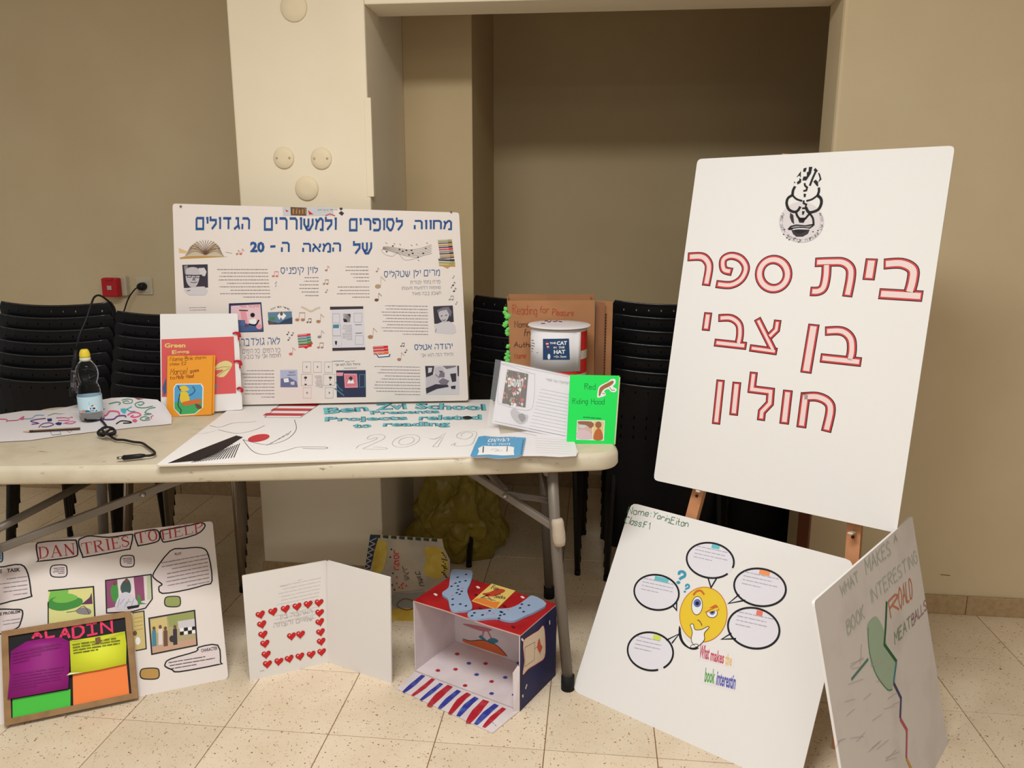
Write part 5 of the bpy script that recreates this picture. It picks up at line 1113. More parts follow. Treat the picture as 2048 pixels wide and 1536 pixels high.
for x, y, m in ((572, 802, RP), (815, 884, RP), (558, 933, RP), (408, 943, RP), (866, 1037, RP), (640, 1072, RP), (672, 882, BP), (738, 978, BP), (982, 1003, BP), (866, 1140, BP), (1058, 1150, BP), (1098, 880, BP)): a = d3(x, y)[0]; g.poly([(a[0] + p[0], a[1] + p[1]) for p in ((-5, 0), (-1.5, -2.6), (3, -2.4), (5, 0), (2, 2.4), (-2, 2.2))], m, 1)
join_at(g, IN, 'paint_dots', bx)
TP = Board((0, 0, Hb + .0042), yaw, R(90)); g = Print(TP, .0003)
DROP = mat('white_drop', (230, 214, 210), .5); NVD = mat('dark_red_mark', (96, 20, 30), .5)
for x, y, m in ((750, 233, DROP), (388, 295, DROP), (1130, 318, DROP), (735, 300, NVD), (1050, 572, NVD), (975, 395, NVD), (770, 415, NVD)): a = d3(x, y)[0]; g.poly([(a[0] + p[0], a[1] + p[1]) for p in ((-4.5, -1.5), (0, -2.5), (5, 1), (2, 3), (-1, 2))], m, 1)
join_at(g, TP, 'paint_marks', bx)
# back wall picture: plain orange mound and teal marks
BK = Board(BM @ Vector((0, Db - t_ - .0005, 0)), yaw, 0); g = Print(BK, .0003)
g.poly([d3(*p)[0] for p in spline([(620, 680), (700, 692), (770, 685), (900, 720), (1000, 822), (860, 780), (740, 740), (640, 705)], 3, True)], mat('orange_paint', (220, 112, 64), .5), 1).line(d3(620, 672, 690, 690, 770, 682, 840, 695, 920, 735, 1002, 822), .0022, INK, 2, sp=3)
g.poly([d3(*p)[0] for p in spline([(620, 545), (740, 560), (870, 595), (800, 610), (700, 580)], 3, True)], mat('rose_paint', (196, 120, 130), .5), 1).line(d3(800, 600, 790, 650), .005, MATS['rose_paint'], 1).line(d3(835, 605, 870, 680), .005, MATS['rose_paint'], 1).poly(d3(755, 655, 775, 640, 830, 690, 790, 682), TEAL, 2).poly([d3(*p)[0] for p in spline([(830, 690), (870, 665), (915, 680), (920, 700), (870, 715)], 3, True)], TEAL, 2)
join_at(g, BK, 'back_picture', bx, 'orange mound and teal shapes painted inside')
# side picture on navy side
yaw2 = math.atan2((RB_ - RF_).y, (RB_ - RF_).x); SD = Board(RF_ , yaw + pi / 2, 0); SD = Board(BM @ Vector((Wb + .0006, 0, 0)), yaw + pi / 2, 0); g = Print(SD, .0003)
CPAP = mat('cream_drawing_paper', (218, 196, 172), .65)
side = spline(d3(1135, 700, 1200, 640, 1265, 600, 1310, 560, 1325, 700, 1318, 830, 1260, 880, 1180, 930, 1130, 980, 1145, 860), 3, True)
g.poly(side, CPAP, 1).line(side, .0018, RP, 2, closed=True).line(d3(1150, 745, 1235, 700, 1230, 850, 1150, 910), .0012, INK, 2, closed=True)
FOXR = mat('rust_drawing', (196, 84, 60), .6); g.poly([d3(*p)[0] for p in spline([(1262, 690), (1275, 670), (1285, 720), (1298, 740), (1280, 790), (1262, 770), (1255, 740)], 3, True)], FOXR, 3).line(d3(1235, 755, 1262, 735), .0016, FOXR, 3).line(d3(1275, 780, 1280, 805), .0016, INK, 3)
for q in ((1120, 672, 1140, 690), (1360, 515, 1362, 550), (1168, 1060, 1155, 1100), (1130, 1150, 1135, 1170)): g.line(d3(*q), .006, DROP, 1)
join_at(g, SD, 'side_picture', bx, 'cream paper drawing glued on the navy side')
MB().add([(Wb + .0, -.002, .0), (Wb - .012, -.016, .0), (Wb - .018, -.012, Hb * .52), (Wb - .006, -.003, Hb * .62), (Wb, -.002, Hb * .6)], [[0, 1, 2, 3, 4]], WB).build('bent_edge', bx, None, solid=.002)
# things lying on the box
SK = mat('sock_fabric', (150, 168, 194), .9, bump=(500, .5)); SKD = mat('sock_dots', (36, 40, 72), .9); SKP = mat('sock_pink_dots', (196, 130, 150), .9)
SKB = Board((0, 0, Hb + .0048), yaw, R(90))
def sock(pts, dots, label):
    q = [SKB.loc(p) for p in d3(*pts)]; q = spline(q, 3, True)
    if area2(q) < 0: q = q[::-1]
    cxx = sum(p[0] for p in q) / len(q); cyy = sum(p[1] for p in q) / len(q)
    M = SKB.M @ Matrix.Translation((cxx, 0, cyy)); r = tag(empty('sock', M), label, 'sock', 'pale blue spotted socks on the box')
    q = [(p[0] - cxx, p[1] - cyy) for p in q]; m = MB(); m.prism(q, -.007, 0, SK); m.build('knit', r, bevel=.0025)
    g = MB(); 
    for i, (x, y) in enumerate(dots):
        a = SKB.loc(d3(x, y)[0]); e = [(a[0] - cxx + .0042 * cos(t), a[1] - cyy + .0052 * sin(t)) for t in [2 * pi * k / 7 + i for k in range(7)]]
        g.add([(p[0], -.0074, p[1]) for p in e], [list(range(7))], SKP if i % 5 == 3 else SKD)
    o = g.build('spots', r)
sock((530, 100, 610, 97, 700, 110, 690, 200, 660, 270, 672, 330, 700, 400, 690, 440, 600, 452, 520, 440, 495, 350, 450, 315, 450, 290, 500, 250, 510, 180),
     [(578, 165), (650, 140), (645, 195), (540, 218), (560, 215), (595, 205), (525, 242), (580, 240), (618, 258), (612, 285), (570, 298), (595, 310), (582, 270), (532, 322), (535, 352), (535, 400), (648, 410), (600, 395)], 'pale blue spotted sock hanging over the rear edge of the red box top')
sock((660, 480, 700, 448, 790, 440, 870, 432, 1000, 430, 1090, 400, 1160, 350, 1220, 320, 1335, 388, 1250, 450, 1160, 490, 1060, 535, 980, 530, 900, 510, 760, 520, 690, 510),
     [(700, 495), (720, 470), (850, 452), (880, 472), (945, 460), (955, 465), (940, 492), (975, 482), (1010, 442), (1110, 428), (1125, 396), (1185, 405), (930, 515), (830, 470), (790, 488), (1140, 460)], 'pale blue spotted sock lying along the front of the red box top')
CB = Board(BM @ Vector((0, 0, 0)) + Vector((0, 0, Hb + .0046)), yaw, R(90)); qc = [CB.loc(p) for p in d3(698, 352, 905, 425, 1070, 265, 868, 205)]
cm = CB.M @ Matrix.Translation((qc[0][0], 0, qc[0][1])); cd = tag(empty('picture_card', cm), 'small yellow and orange picture card lying between the spotted socks', 'card')
q0 = [(p[0] - qc[0][0], p[1] - qc[0][1]) for p in qc]; MB().prism(q0, -.0015, 0, mat('yellow_card', (226, 196, 106), .6)).build('card', cd)
g = Print(CB, .0017); g.poly(d3(705, 348, 740, 332, 800, 330, 870, 360, 940, 362, 905, 420), mat('orange_card_print', (226, 128, 54), .6), 1).poly([d3(*p)[0] for p in spline([(790, 290), (850, 280), (920, 250), (985, 265), (930, 300), (880, 315), (810, 308)], 3, True)], mat('rust_card_print', (190, 70, 44), .6), 2).line(d3(820, 300, 870, 352), .004, MATS['rust_card_print'], 2).line(d3(850, 300, 775, 328), .004, INK, 2).line(d3(780, 322, 900, 352), .003, TEAL, 3)
g.hand('Fox', *d3(860, 250, 915, 262, 885, 222), .0022, INK, 3).hand('in', *d3(925, 300, 940, 304, 930, 290), .0014, INK, 3).hand('Socks', *d3(888, 325, 980, 338, 900, 298), .0020, INK, 3)
join_at(g, CB, 'card_print', cd)

# ================================================================== PAINTED POSTER AND YELLOW BAG UNDER THE TABLE
MBD = Board(atz(745, 1240, 0), R(-2.4), R(20))
pm = MBD.sheet('painted_poster', 'yellow and grey painted poster with a dark zigzag border, leaning on the yellow bag', 'poster')
f6 = crop(700, 920, .3125); MP = mat('poster_grey_paper', (166, 152, 136), .7, noise=(9, (186, 172, 148), .4, .7))
q = f6(130, 475, 590, 505, 600, 560, 640, 640, 640, 760, 560, 800, 545, 1030, 250, 1035, 60, 960, 95, 690); MB().prism([MBD.loc(p) for p in q][::-1], 0, .003, MP).build('sheet', pm)
g = Print(MBD); YP = mat('yellow_wash', (190, 156, 56), .7, noise=(20, (206, 184, 90), .4, .7)); ZN = mat('zigzag_navy', (34, 50, 76), .7)
g.poly([f6(*p)[0] for p in spline([(175, 520), (235, 530), (230, 640), (200, 720), (150, 740), (150, 620)], 3, True)], YP, 1).poly([f6(*p)[0] for p in spline([(480, 560), (590, 570), (630, 700), (560, 760), (470, 720), (490, 640)], 3, True)], YP, 1).poly([f6(*p)[0] for p in spline([(270, 960), (420, 950), (540, 1000), (530, 1030), (280, 1030)], 3, True)], YP, 1)
g.poly(f6(130, 478, 185, 480, 130, 700, 95, 700), ZN, 1)
for i in range(6): g.line(f6(170 - i * 8, 500 + i * 36, 125 - i * 7, 520 + i * 36, 158 - i * 8, 536 + i * 36), .0035, MP, 2)
for i in range(8): g.poly(f6(160 + i * 52, 478 + i * 3.5, 195 + i * 52, 480 + i * 3.5, 193 + i * 52, 500 + i * 3.5, 158 + i * 52, 494 + i * 3.5), mat('dull_olive_mark', (56, 60, 44), .7), 2)
g.text(H('המסר'), *f6(316, 575, 318, 705, 280, 575), REDP, .03, 3).text(H('שעיר'), *f6(375, 680, 385, 770, 335, 680), INK, .0, 3).text(H('חשוב'), *f6(445, 712, 480, 805, 415, 715), INK, .02, 3)
for x, y in ((265, 572), (258, 622), (275, 725), (300, 750), (340, 790), (335, 820), (270, 800), (285, 830), (315, 815), (300, 790), (330, 800), (360, 805)): g.poly(ell(*f6(x, y)[0], 2, 2, n=8), INK if x < 300 else REDP, 3)
for i in range(12): g.line(f6(585 + (i % 3) * 12, 590 + i * 14, 600 + (i % 4) * 8, 600 + i * 14), .004, INK, 3)
g.line(f6(270, 850, 380, 840, 470, 830), .002, GREY, 2, sp=3).line([f6(*p)[0] for p in spline([(300, 930), (340, 890), (400, 900), (420, 940), (360, 960)], 3, True)], .004, BRN, 2, closed=True).poly([f6(*p)[0] for p in spline([(270, 860), (400, 850), (520, 850), (520, 940), (400, 965), (280, 940)], 3, True)], mat('grey_wash', (138, 136, 128), .7), 0)
g.build('painting', pm)
bm = bmesh.new(); bmesh.ops.create_icosphere(bm, subdivisions=5, radius=1)
rd = random.Random(5); W3 = [(Vector((rd.uniform(-1, 1), rd.uniform(-1, 1), rd.uniform(-1, 1))).normalized() * rd.uniform(3, 9), rd.uniform(0, 6), rd.uniform(.02, .07)) for _ in range(14)]
for v in bm.verts:
    p = v.co.copy(); r_ = .92 + .55 * abs(mnoise.noise(p * 1.3 + Vector((3, 1, 5)))) + .22 * abs(mnoise.noise(p * 3.2)) ** .7 + .05 * mnoise.noise(p * 9); v.co = Vector((p.x * .150 * r_ * (1.1 - .25 * p.z), p.y * .11 * r_, max(0.0, .19 + p.z * .20 * r_)))
YBAG = mat('yellow_plastic_bag', (158, 136, 48), .4, spec=.4, trans=.3, noise=(5, (138, 118, 50), .4, .7))
bag = MB(); bag.bm(bm, YBAG, None, False); tag(bag.build('plastic_bag', M=Matrix.Translation((-.225, 3.10, 0))), 'crumpled translucent yellow plastic bag on the floor behind the painted poster', 'bag')

# ================================================================== THINGS ON THE TABLE, LEFT
tzs = tz(-1.1) + .0005
GC = Board(atz(322, 831, tzs), R(10), R(5))
gc = GC.sheet('white_card', 'white card with a salmon red cover and red ribbon ties, propped against the poster board', 'card')
q = [GC.loc(p) for p in ((322, 831), (485, 819), (475, 627), (320, 628))]; MB().prism(soft(q, .004), 0, .004, FOAM, side=FOAME).build('card', gc)
c6 = crop(0, 680, .25); c1 = crop(0, 380, .25)
SAL = mat('salmon_red_cover', (216, 92, 92), .55); cov = [c1(1292, 1195)[0], c1(1870, 1172)[0], c6(1890, 425)[0], c6(1295, 455)[0]]
MB().prism([GC.loc(p) for p in cov][::-1], -.0012, 0, SAL).build('red_cover', gc)
g = Print(GC, .0014); GCL = mat('cover_lettering', (226, 206, 120), .6)
g.text('Green', *c6(1318, 62, 1484, 60, 1318, 25), GCL, .03, 1).text('Eggs', *c6(1376, 124, 1516, 118, 1376, 82), GCL, .03, 1).poly([c6(*p)[0] for p in spline([(1712, 230), (1750, 185), (1810, 165), (1858, 190), (1840, 235), (1790, 295), (1730, 285), (1790, 240), (1730, 240)], 3, True)], mat('pale_yellow_drawing', (222, 206, 140), .6), 1).line(c6(1715, 235, 1780, 215, 1845, 215), .0012, BRN, 2).line(c6(1740, 290, 1790, 250, 1835, 225), .0012, BRN, 2).poly(c6(1330, 300, 1300, 380, 1310, 450, 1332, 420), DBLUE, 1).poly([c6(*p)[0] for p in ell(1728, 372, 14, 20)], GREY, 1)
g.build('cover_print', gc)
RIB = mat('red_ribbon', (196, 30, 44), .5)
for x, y in ((1895, 1145), (1905, 1370)):
    a = GC.loc(c1(x, y)[0]); m = MB(); m.tube(spline([(a[0] - .012, -.004, a[1]), (a[0], -.010, a[1] + .003), (a[0] + .010, -.008, a[1] - .001), (a[0] + .012, -.007, a[1] - .014)], 4), .0030, RIB, 7); m.tube(spline([(a[0] - .002, -.006, a[1] + .002), (a[0] + .006, -.010, a[1] - .006), (a[0] + .006, -.008, a[1] - .024)], 4), .0028, RIB, 7); m.build('ribbon', gc)
a = GC.loc(c6(1925, 388)[0]); MB().tube(spline([(a[0] - .010, -.004, a[1]), (a[0], -.012, a[1] + .004), (a[0] + .008, -.010, a[1] - .006), (a[0] + .002, -.008, a[1] - .010)], 4), .0040, RIB, 8).build('ribbon', gc)
OBK = Board(atz(333, 834, tzs), R(9), R(5)); OBK.o = OBK.o; ok = OBK.sheet('orange_booklet', 'orange card booklet with handwriting and a crayon picture, standing before the salmon cover', 'booklet')
q = [OBK.loc(p) for p in ((333, 834), (423, 829), (426, 711), (335, 712))]; ORC = mat('orange_card', (236, 156, 48), .6)
MB().prism(q, 0, .0015, ORC).build('front_cover', ok); q2 = [(p[0] + .001, p[1]) for p in q]; q2[1] = (q2[1][0] + .006, q2[1][1] + .002); q2[2] = (q2[2][0] + .005, q2[2][1])
MB().prism(q2, .0075, .009, ORC).build('back_cover', ok); MB().prism([(p[0], p[1] - .002) for p in q], .0017, .0073, mat('orange_pages', (222, 140, 44), .7)).build('pages', ok)
g = Print(OBK, .0004); MRN = mat('maroon_ink', (120, 34, 30), .6)
g.hand('Name', *c6(1360, 168, 1460, 165, 1366, 135), .0011, MRN).hand('Bnk', *c6(1480, 165, 1545, 158, 1480, 132), .0011, MRN).hand('charmi', *c6(1560, 156, 1648, 150, 1560, 128), .0010, MRN).hand('class:', *c6(1358, 202, 1438, 200, 1362, 178), .0010, MRN).hand('E2', *c6(1455, 200, 1488, 198, 1455, 176), .0010, MRN)
g.hand('Marcel', *c6(1362, 278, 1492, 270, 1370, 230), .0013, MRN).hand('goes', *c6(1520, 262, 1590, 252, 1522, 234), .0013, MRN).hand('to', *c6(1360, 315, 1400, 312, 1362, 290), .0013, MRN).hand('Holly Wood', *c6(1412, 312, 1548, 300, 1415, 280), .0013, MRN); g.build('handwriting', ok, 'maroon handwriting')
g = Print(OBK, .0004); outl = c6(1410, 350, 1610, 348, 1628, 375, 1625, 540, 1560, 595, 1440, 604, 1390, 550, 1388, 380)
g.poly(outl, WHITE, 0).poly(c6(1412, 358, 1606, 355, 1620, 380, 1618, 470, 1395, 500, 1396, 385), mat('crayon_blue', (84, 160, 206), .6), 1).poly(c6(1395, 500, 1618, 470, 1616, 538, 1558, 588, 1444, 596, 1397, 548), mat('crayon_green', (70, 170, 100), .6), 1)
CY = mat('crayon_yellow', (226, 196, 60), .6); CO2 = mat('crayon_orange', (214, 110, 60), .6)
g.poly([c6(*p)[0] for p in spline([(1440, 375), (1480, 365), (1515, 395), (1480, 410), (1445, 405)], 3, True)], CY, 3).poly([c6(*p)[0] for p in spline([(1445, 420), (1490, 415), (1515, 450), (1510, 500), (1460, 510), (1440, 470)], 3, True)], CY, 2).poly([c6(*p)[0] for p in spline([(1455, 500), (1540, 480), (1600, 470), (1612, 500), (1560, 510), (1480, 525)], 3, True)], CO2, 3).poly([c6(*p)[0] for p in spline([(1560, 510), (1600, 520), (1615, 545), (1580, 550)], 3, True)], BRN, 3).line(c6(1440, 430, 1425, 520, 1450, 560, 1440, 590), .003, INK, 3, sp=3).line(c6(1540, 370, 1560, 400, 1540, 430, 1510, 445), .004, DBLUE, 3, sp=3).line(c6(1425, 365, 1440, 400, 1450, 395), .003, INK, 4)
g.build('crayon_picture', ok, 'crayon picture on blue and green')

# ------------------------------------------------------------------ lettered paper sheet with a lifted rear edge
cols = [(-60, 905, 2.19, 835, 2.60, .0), (0, 884, 2.29, 833, 2.62, .0), (60, 881, 2.31, 824, 2.67, .0), (120, 872, 2.36, 822, 2.69, .0), (170, 866, 2.39, 810, 2.70, .0), (205, 862, 2.41, 803, 2.70, .0), (235, 859, 2.43, 797, 2.70, .0), (262, 856, 2.45, 795.5, 2.69, .0), (290, 853, 2.46, 797, 2.68, .0), (315, 851, 2.47, 800, 2.66, .0), (330, 849.5, 2.475, 812, 2.62, .0), (343, 848, 2.48, 832, 2.56, .0)]
vs = []; fs = []; NR = 8
for x, yf, _, yb, yy, _2 in cols:
    a = atz(x, yf, tz(-1.4) + .001); tzs = tz(a.x) + .0006; a = atz(x, yf, tzs + .001); xb = x - (12 if x < 300 else 0); b0 = atz(xb, yb, tzs + .001)
    if b0.y > yy: b = aty(xb, yb, yy)
    else: b = b0
    for j in range(NR + 1):
        t = j / NR; p = a.lerp(b, t); p.z = tz(p.x) + .0022 + max(0, b.z - tzs - .001) * t ** 2.2; vs.append(tuple(p))
for i in range(len(cols) - 1):
    for j in range(NR): k = i * (NR + 1) + j; fs.append([k, k + NR + 1, k + NR + 2, k + 1])
tzs = tz(-1.4) + .0030
sh = tag(empty('paper_sheet', loc=tuple(atz(170, 866, tzs))), 'long white paper sheet with coloured Hebrew letters, under the water bottle', 'paper')
pp = MB().add(vs, fs, PAPER, True).build('sheet', None); bpy.context.view_layer.update(); dr = Drape([pp], .0008); f4 = crop(0, 780, .17578)
def sq(p, w, m, **k): dr.line(f4(*p), w, m, **k)
MG = mat('magenta_marker', (206, 70, 130), .55); PU = mat('purple_marker', (116, 64, 140), .55); NB = mat('navy_marker', (50, 54, 120), .55); GN = mat('sage_marker', (96, 140, 120), .55); PKM = mat('pink_marker', (222, 96, 140), .55); AQ = mat('aqua_marker', (90, 180, 196), .55)
sq((-20, 335, 60, 335, 85, 350, 70, 362), 1.6, MG, sp=4); sq((90, 352, 200, 345, 240, 320, 275, 300), 1.4, MG, sp=4); dr.poly(f4(228, 320, 275, 298, 272, 338, 240, 345), PKM, 1)
sq((270, 330, 360, 325, 410, 290, 500, 290), 2.0, LBLUE, sp=4); sq((520, 325, 400, 340, 350, 360, 440, 380, 360, 392), 1.8, PU, sp=4); dr.poly(f4(535, 330, 590, 325, 590, 355, 545, 362), NB, 1); sq((545, 295, 620, 270, 700, 275, 795, 250), 1.3, mat('tan_pencil', (170, 150, 130), .7), sp=4)
sq((440, 430, 480, 390, 560, 375, 610, 395, 540, 420, 470, 420), 1.6, PU, sp=4); dr.poly(f4(625, 385, 660, 368, 708, 375, 690, 402, 650, 400), NB, 1); sq((640, 320, 760, 320, 780, 345, 660, 350), 1.5, MG, sp=4); sq((720, 385, 800, 362, 860, 365, 810, 385, 740, 382), 1.6, PKM, sp=4); sq((775, 325, 820, 310, 820, 325), 1.3, MG, sp=3)
dr.line(f4(1130, 195, 1160, 205, 1185, 225), 4, MG, 1); sq((1125, 305, 1210, 290, 1250, 245, 1340, 250, 1360, 285), 3.2, PKM, sp=5); dr.poly(f4(1120, 320, 1190, 315, 1195, 345, 1150, 352), PU, 1); sq((1195, 340, 1290, 335, 1340, 300, 1420, 295, 1430, 315), 2.8, PU, sp=5)
sq((1240, 160, 1330, 140, 1370, 150, 1350, 175), 2.2, GN, sp=4); sq((1500, 150, 1505, 115, 1440, 105, 1385, 120), 1.8, GN, sp=4); sq((1500, 150, 1430, 155, 1400, 140, 1440, 125, 1470, 135), 1.6, GN, sp=4); dr.poly(f4(1530, 92, 1640, 103, 1570, 112), mat('dark_red_marker', (130, 40, 60), .6), 1)
dr.poly(f4(1372, 215, 1425, 210, 1440, 235, 1425, 272, 1395, 265, 1375, 240), AQ, 1); sq((1430, 230, 1500, 190), 2.2, AQ); sq((1440, 215, 1480, 245, 1540, 245), 1.6, TEAL, sp=3); sq((1740, 185, 1640, 205, 1560, 195, 1540, 160, 1600, 135, 1640, 150, 1600, 175, 1570, 165), 2.0, GN, sp=5)
sq((1770, 200, 1700, 215, 1650, 260, 1720, 275, 1640, 285), 2.0, GN, sp=5); sq((1450, 290, 1500, 262, 1570, 262, 1600, 290, 1540, 312, 1490, 305, 1520, 290), 2.6, PKM, sp=5); sq((1320, 390, 1380, 355, 1470, 360, 1490, 375, 1400, 380), 2.2, BLACK, sp=4); dr.poly(f4(1505, 340, 1540, 330, 1565, 350, 1545, 372, 1510, 365), PKM, 1)
sq((1710, 340, 1630, 348, 1595, 330, 1640, 305, 1700, 320, 1650, 330), 1.8, GN, sp=5); sq((1725, 330, 1718, 305, 1745, 292), 1.6, MG); sq((570, 475, 595, 515, 700, 505), .8, GREY); sq((680, 470, 690, 500), .8, GREY); sq((760, 465, 800, 490), .8, GREY); sq((800, 460, 820, 480), .8, GREY)
pp.parent = sh; pp.matrix_parent_inverse = sh.matrix_world.inverted(); dr.build('marker_letters', sh, 'coloured marker letters')

# ------------------------------------------------------------------ pencil
a = atz(46, 863.5, tzs + .0055); b = atz(160, 856.8, tzs + .0055); d_ = (b - a).normalized()
pc = tag(empty('pencil', loc=tuple(a)), 'dark-barrelled wooden pencil lying on the lettered paper sheet', 'pencil')
def w2(p): return p - a
MB().tube([w2(a + d_ * .018), w2(b)], .0038, mat('pencil_barrel', (52, 34, 34), .4), 6, smooth=False).build('barrel', pc); MB().tube([w2(a + d_ * .004), w2(a + d_ * .019)], [.0012, .0038], mat('pencil_wood', (206, 160, 116), .6), 10).build('sharpened_wood', pc); MB().tube([w2(a), w2(a + d_ * .0045)], [.0003, .0013], INK, 8).build('lead', pc)
MB().tube([w2(a + d_ * .03 + Vector((0, -.0024, .0020))), w2(b + Vector((0, -.0024, .0020)))], .0010, GOLD, 5).build('stripe', pc)

# ------------------------------------------------------------------ water bottle
bp = atz(175, 846, tzs + .0015); bp.y += .030
wb = tag(empty('water_bottle', loc=tuple(bp)), 'clear plastic water bottle with a yellow cap and pale blue label', 'bottle')
CLR = mat('clear_plastic_water', (236, 242, 248), .03, trans=1.0, ior=1.20, spec=.5)
prof = [(.020, 0), (.030, .002), (.036, .012), (.0365, .022), (.034, .026), (.0365, .032), (.0365, .090), (.034, .096), (.0362, .101), (.0335, .107), (.0345, .113), (.031, .120), (.0275, .128), (.0295, .137), (.033, .147), (.0345, .158), (.034, .170), (.030, .184), (.023, .196), (.0155, .204), (.0135, .208)]
MB().lathe(prof, CLR, 36).build('body', wb)
LBL = mat('label_pale_blue', (196, 222, 232), .35); bl = MB().lathe([(.0371, .036), (.0371, .088)], LBL, 40, capb=False, capt=False).build('label', wb)
YC = mat('yellow_cap', (226, 200, 60), .4); CW = mat('clear_cap', (214, 216, 196), .35)
MB().lathe([(.0165, .203), (.0165, .213), (.0155, .214)], CW, 24).build('collar', wb); MB().lathe([(.0158, .214), (.0162, .220), (.0155, .229), (.0130, .236), (.0105, .240), (.009, .241)], YC, 24).build('cap', wb)
bpy.context.view_layer.update(); dl = Drape([bl], .0003)
dl.poly(c6(622, 508, 712, 502, 716, 530, 690, 560, 640, 566, 622, 540), mat('label_green', (150, 206, 150), .5), 1); dl.poly(c6(622, 500, 716, 496, 712, 512, 622, 516), mat('label_sky', (120, 190, 214), .5), 2); dl.quad(*c6(612, 590, 776, 580, 776, 560, 612, 564), mat('label_deep', (40, 110, 150), .5), 1); dl.poly([c6(*p)[0] for p in ell(738, 545, 34, 28)], WHITE, 3); dl.poly([c6(*p)[0] for p in ell(668, 572, 16, 12)], mat('label_peach', (226, 150, 110), .5), 4)
dl.line(c6(730, 530, 745, 520), 1.8, BRN, 4); dl.rows(c6(712, 540)[0], c6(762, 538)[0], c6(712, 556)[0], 1, INK, h=.7, w0=4, lay=4); dl.build('label_print', wb)

# ------------------------------------------------------------------ cables
pts = [aty(228, 640, 2.95), aty(224, 612, 2.93), aty(214, 600, 2.88), aty(200, 591, 2.80), aty(189, 594, 2.75), aty(182, 610, 2.72), aty(172, 640, 2.69), aty(160, 668, 2.66), aty(153, 695, 2.65)]
cb = tag(empty('hanging_cable', loc=tuple(pts[-1])), 'dark cable draped over the chair backs, its connector hanging behind the water bottle', 'cable')
rel = lambda P: [p - pts[-1] for p in P]
MB().tube(spline(rel(pts), 4), .0036, CORD, 8).build('cable', cb)
k1 = aty(152, 700, 2.65); k2 = aty(149, 740, 2.645); k3 = aty(147, 792, 2.64)
MB().tube(rel([k1, k2]), [.006, .0095], CORD, 12).build('strain_relief', cb); MB().tube(rel([k2, k3]), [.0105, .0105], mat('dull_connector', (120, 112, 116), .25, metal=.8), 14).build('connector', cb)
m = MB()
for i in range(9): p = k2.lerp(k3, .06 + i * .045); m.tube(rel([p, p + Vector((0, 0, -.0022))]), .0118, CORD, 12)
m.build('grip_rings', cb); MB().tube(rel([k3 + Vector((0, 0, .03)), k3]), .0118, CORD, 12).build('connector_end', cb)
MB().tube(rel([k3, atz(148, 835, tzs + .004) + Vector((0, .06, 0)), atz(176, 838, tzs + .004), atz(197, 838, tzs + .005)]), .0034, CORD, 8).build('cable_tail', cb)
z4 = tzs + .0048; P0 = atz(210, 862, z4)
au = tag(empty('audio_cable', loc=tuple(P0)), 'knotted black audio cable with a metal jack plug, lying in front of the water bottle', 'cable')
rl = lambda P: [p - P0 for p in P]
path = [atz(x, y, z4 + dz) for x, y, dz in ((199, 838, 0), (208, 846, .002), (212, 854, .008), (203, 858, .012), (196, 864, .010), (198, 870, .004), (207, 871, .004), (214, 864, .012), (222, 858, .014), (230, 861, .008), (229, 868, .004), (218, 870, .006), (208, 864, .016), (204, 857, .020), (214, 854, .016), (226, 857, .010), (228, 864, .012), (214, 868, .016), (200, 866, .012), (205, 872, .004), (214, 867, .008), (222, 873, .004), (232, 879, .0005), (248, 880, 0), (268, 884, 0), (284, 886, 0), (296, 894, 0), (308, 903, 0), (309, 908, 0), (300, 911, 0), (287, 911.5, .001))]
MB().tube(spline(rl(path), 4), .0036, CORD, 9).build('cable', au)
j0 = atz(290, 911, z4 + .002); j1 = atz(246, 915.5, z4 + .002); j2 = atz(234, 916.5, z4 + .002)
MB().tube(rl([j0, j0.lerp(j1, .2), j1]), [.0045, .0068, .0072], CORD, 14).build('plug_sleeve', au); MB().tube(rl([j1, j2]), [.0048, .0042], CHROME, 12).build('plug_tip', au)

# ================================================================== THINGS ON THE TABLE, RIGHT
# brown cardboard display box
z5 = .7395; bo = Vector((-.016, 2.73, z5)); KB = Board(bo, 0, 0)
kb = KB.sheet('cardboard_box', 'brown cardboard display box with red and black handwriting, behind the striped drum', 'box')
CARD = mat('brown_cardboard', (176, 124, 84), .75, noise=(8, (164, 114, 76), .4, .7)); CEDGE = mat('cardboard_edge', (120, 80, 54), .8)
a = KB.loc((1014, 601)); b = KB.loc((1189, 600)); c = KB.loc((1194, 770)); d = KB.loc((1030, 770)); c = (b[0] + .008, 0); d = (.022, 0)
q = [d, c, b, a]; MB().prism(q, 0, .004, CARD, side=CEDGE).build('front_panel', kb)
top_ = a[1]; MB().box(.004, .10, 0, b[0] + .01, .104, top_ + .012, CARD).build('back_panel', kb)
for (x0, x1, n_) in ((a[0], d[0], 'side_panel'), (b[0], c[0], 'side_panel')):
    s_ = -1 if x0 < .1 else 1
    MB().add([(x1 - s_ * .004, .004, 0), (x1 - s_ * .004, .10, 0), (x0 - s_ * .004, .10, top_ + .006), (x0 - s_ * .004, .004, top_ - .001), (x1, .004, 0), (x1, .10, 0), (x0, .10, top_ + .006), (x0, .004, top_ - .001)], [[0, 1, 2, 3], [7, 6, 5, 4], [0, 3, 7, 4], [3, 2, 6, 7], [2, 1, 5, 6], [1, 0, 4, 5]], CARD).build(n_, kb)
KP = Board(bo + Vector((0, .045, 0)), 0, 0); e = KP.loc((1191, 600)); f = KP.loc((1226, 603)); 
wg = MB().prism([(e[0], 0), (f[0], 0), f, e], .045, .048, CARD, side=CEDGE); wg.build('wing_panel', kb); MB().prism([(e[0] + .002, 0), (f[0] - .028, 0), (f[0] - .030, f[1] - .004), (e[0], e[1] - .004)], .030, .033, mat('brown_cardboard_inner', (150, 102, 72), .75), side=CEDGE).build('wing_panel', kb)
m = MB()
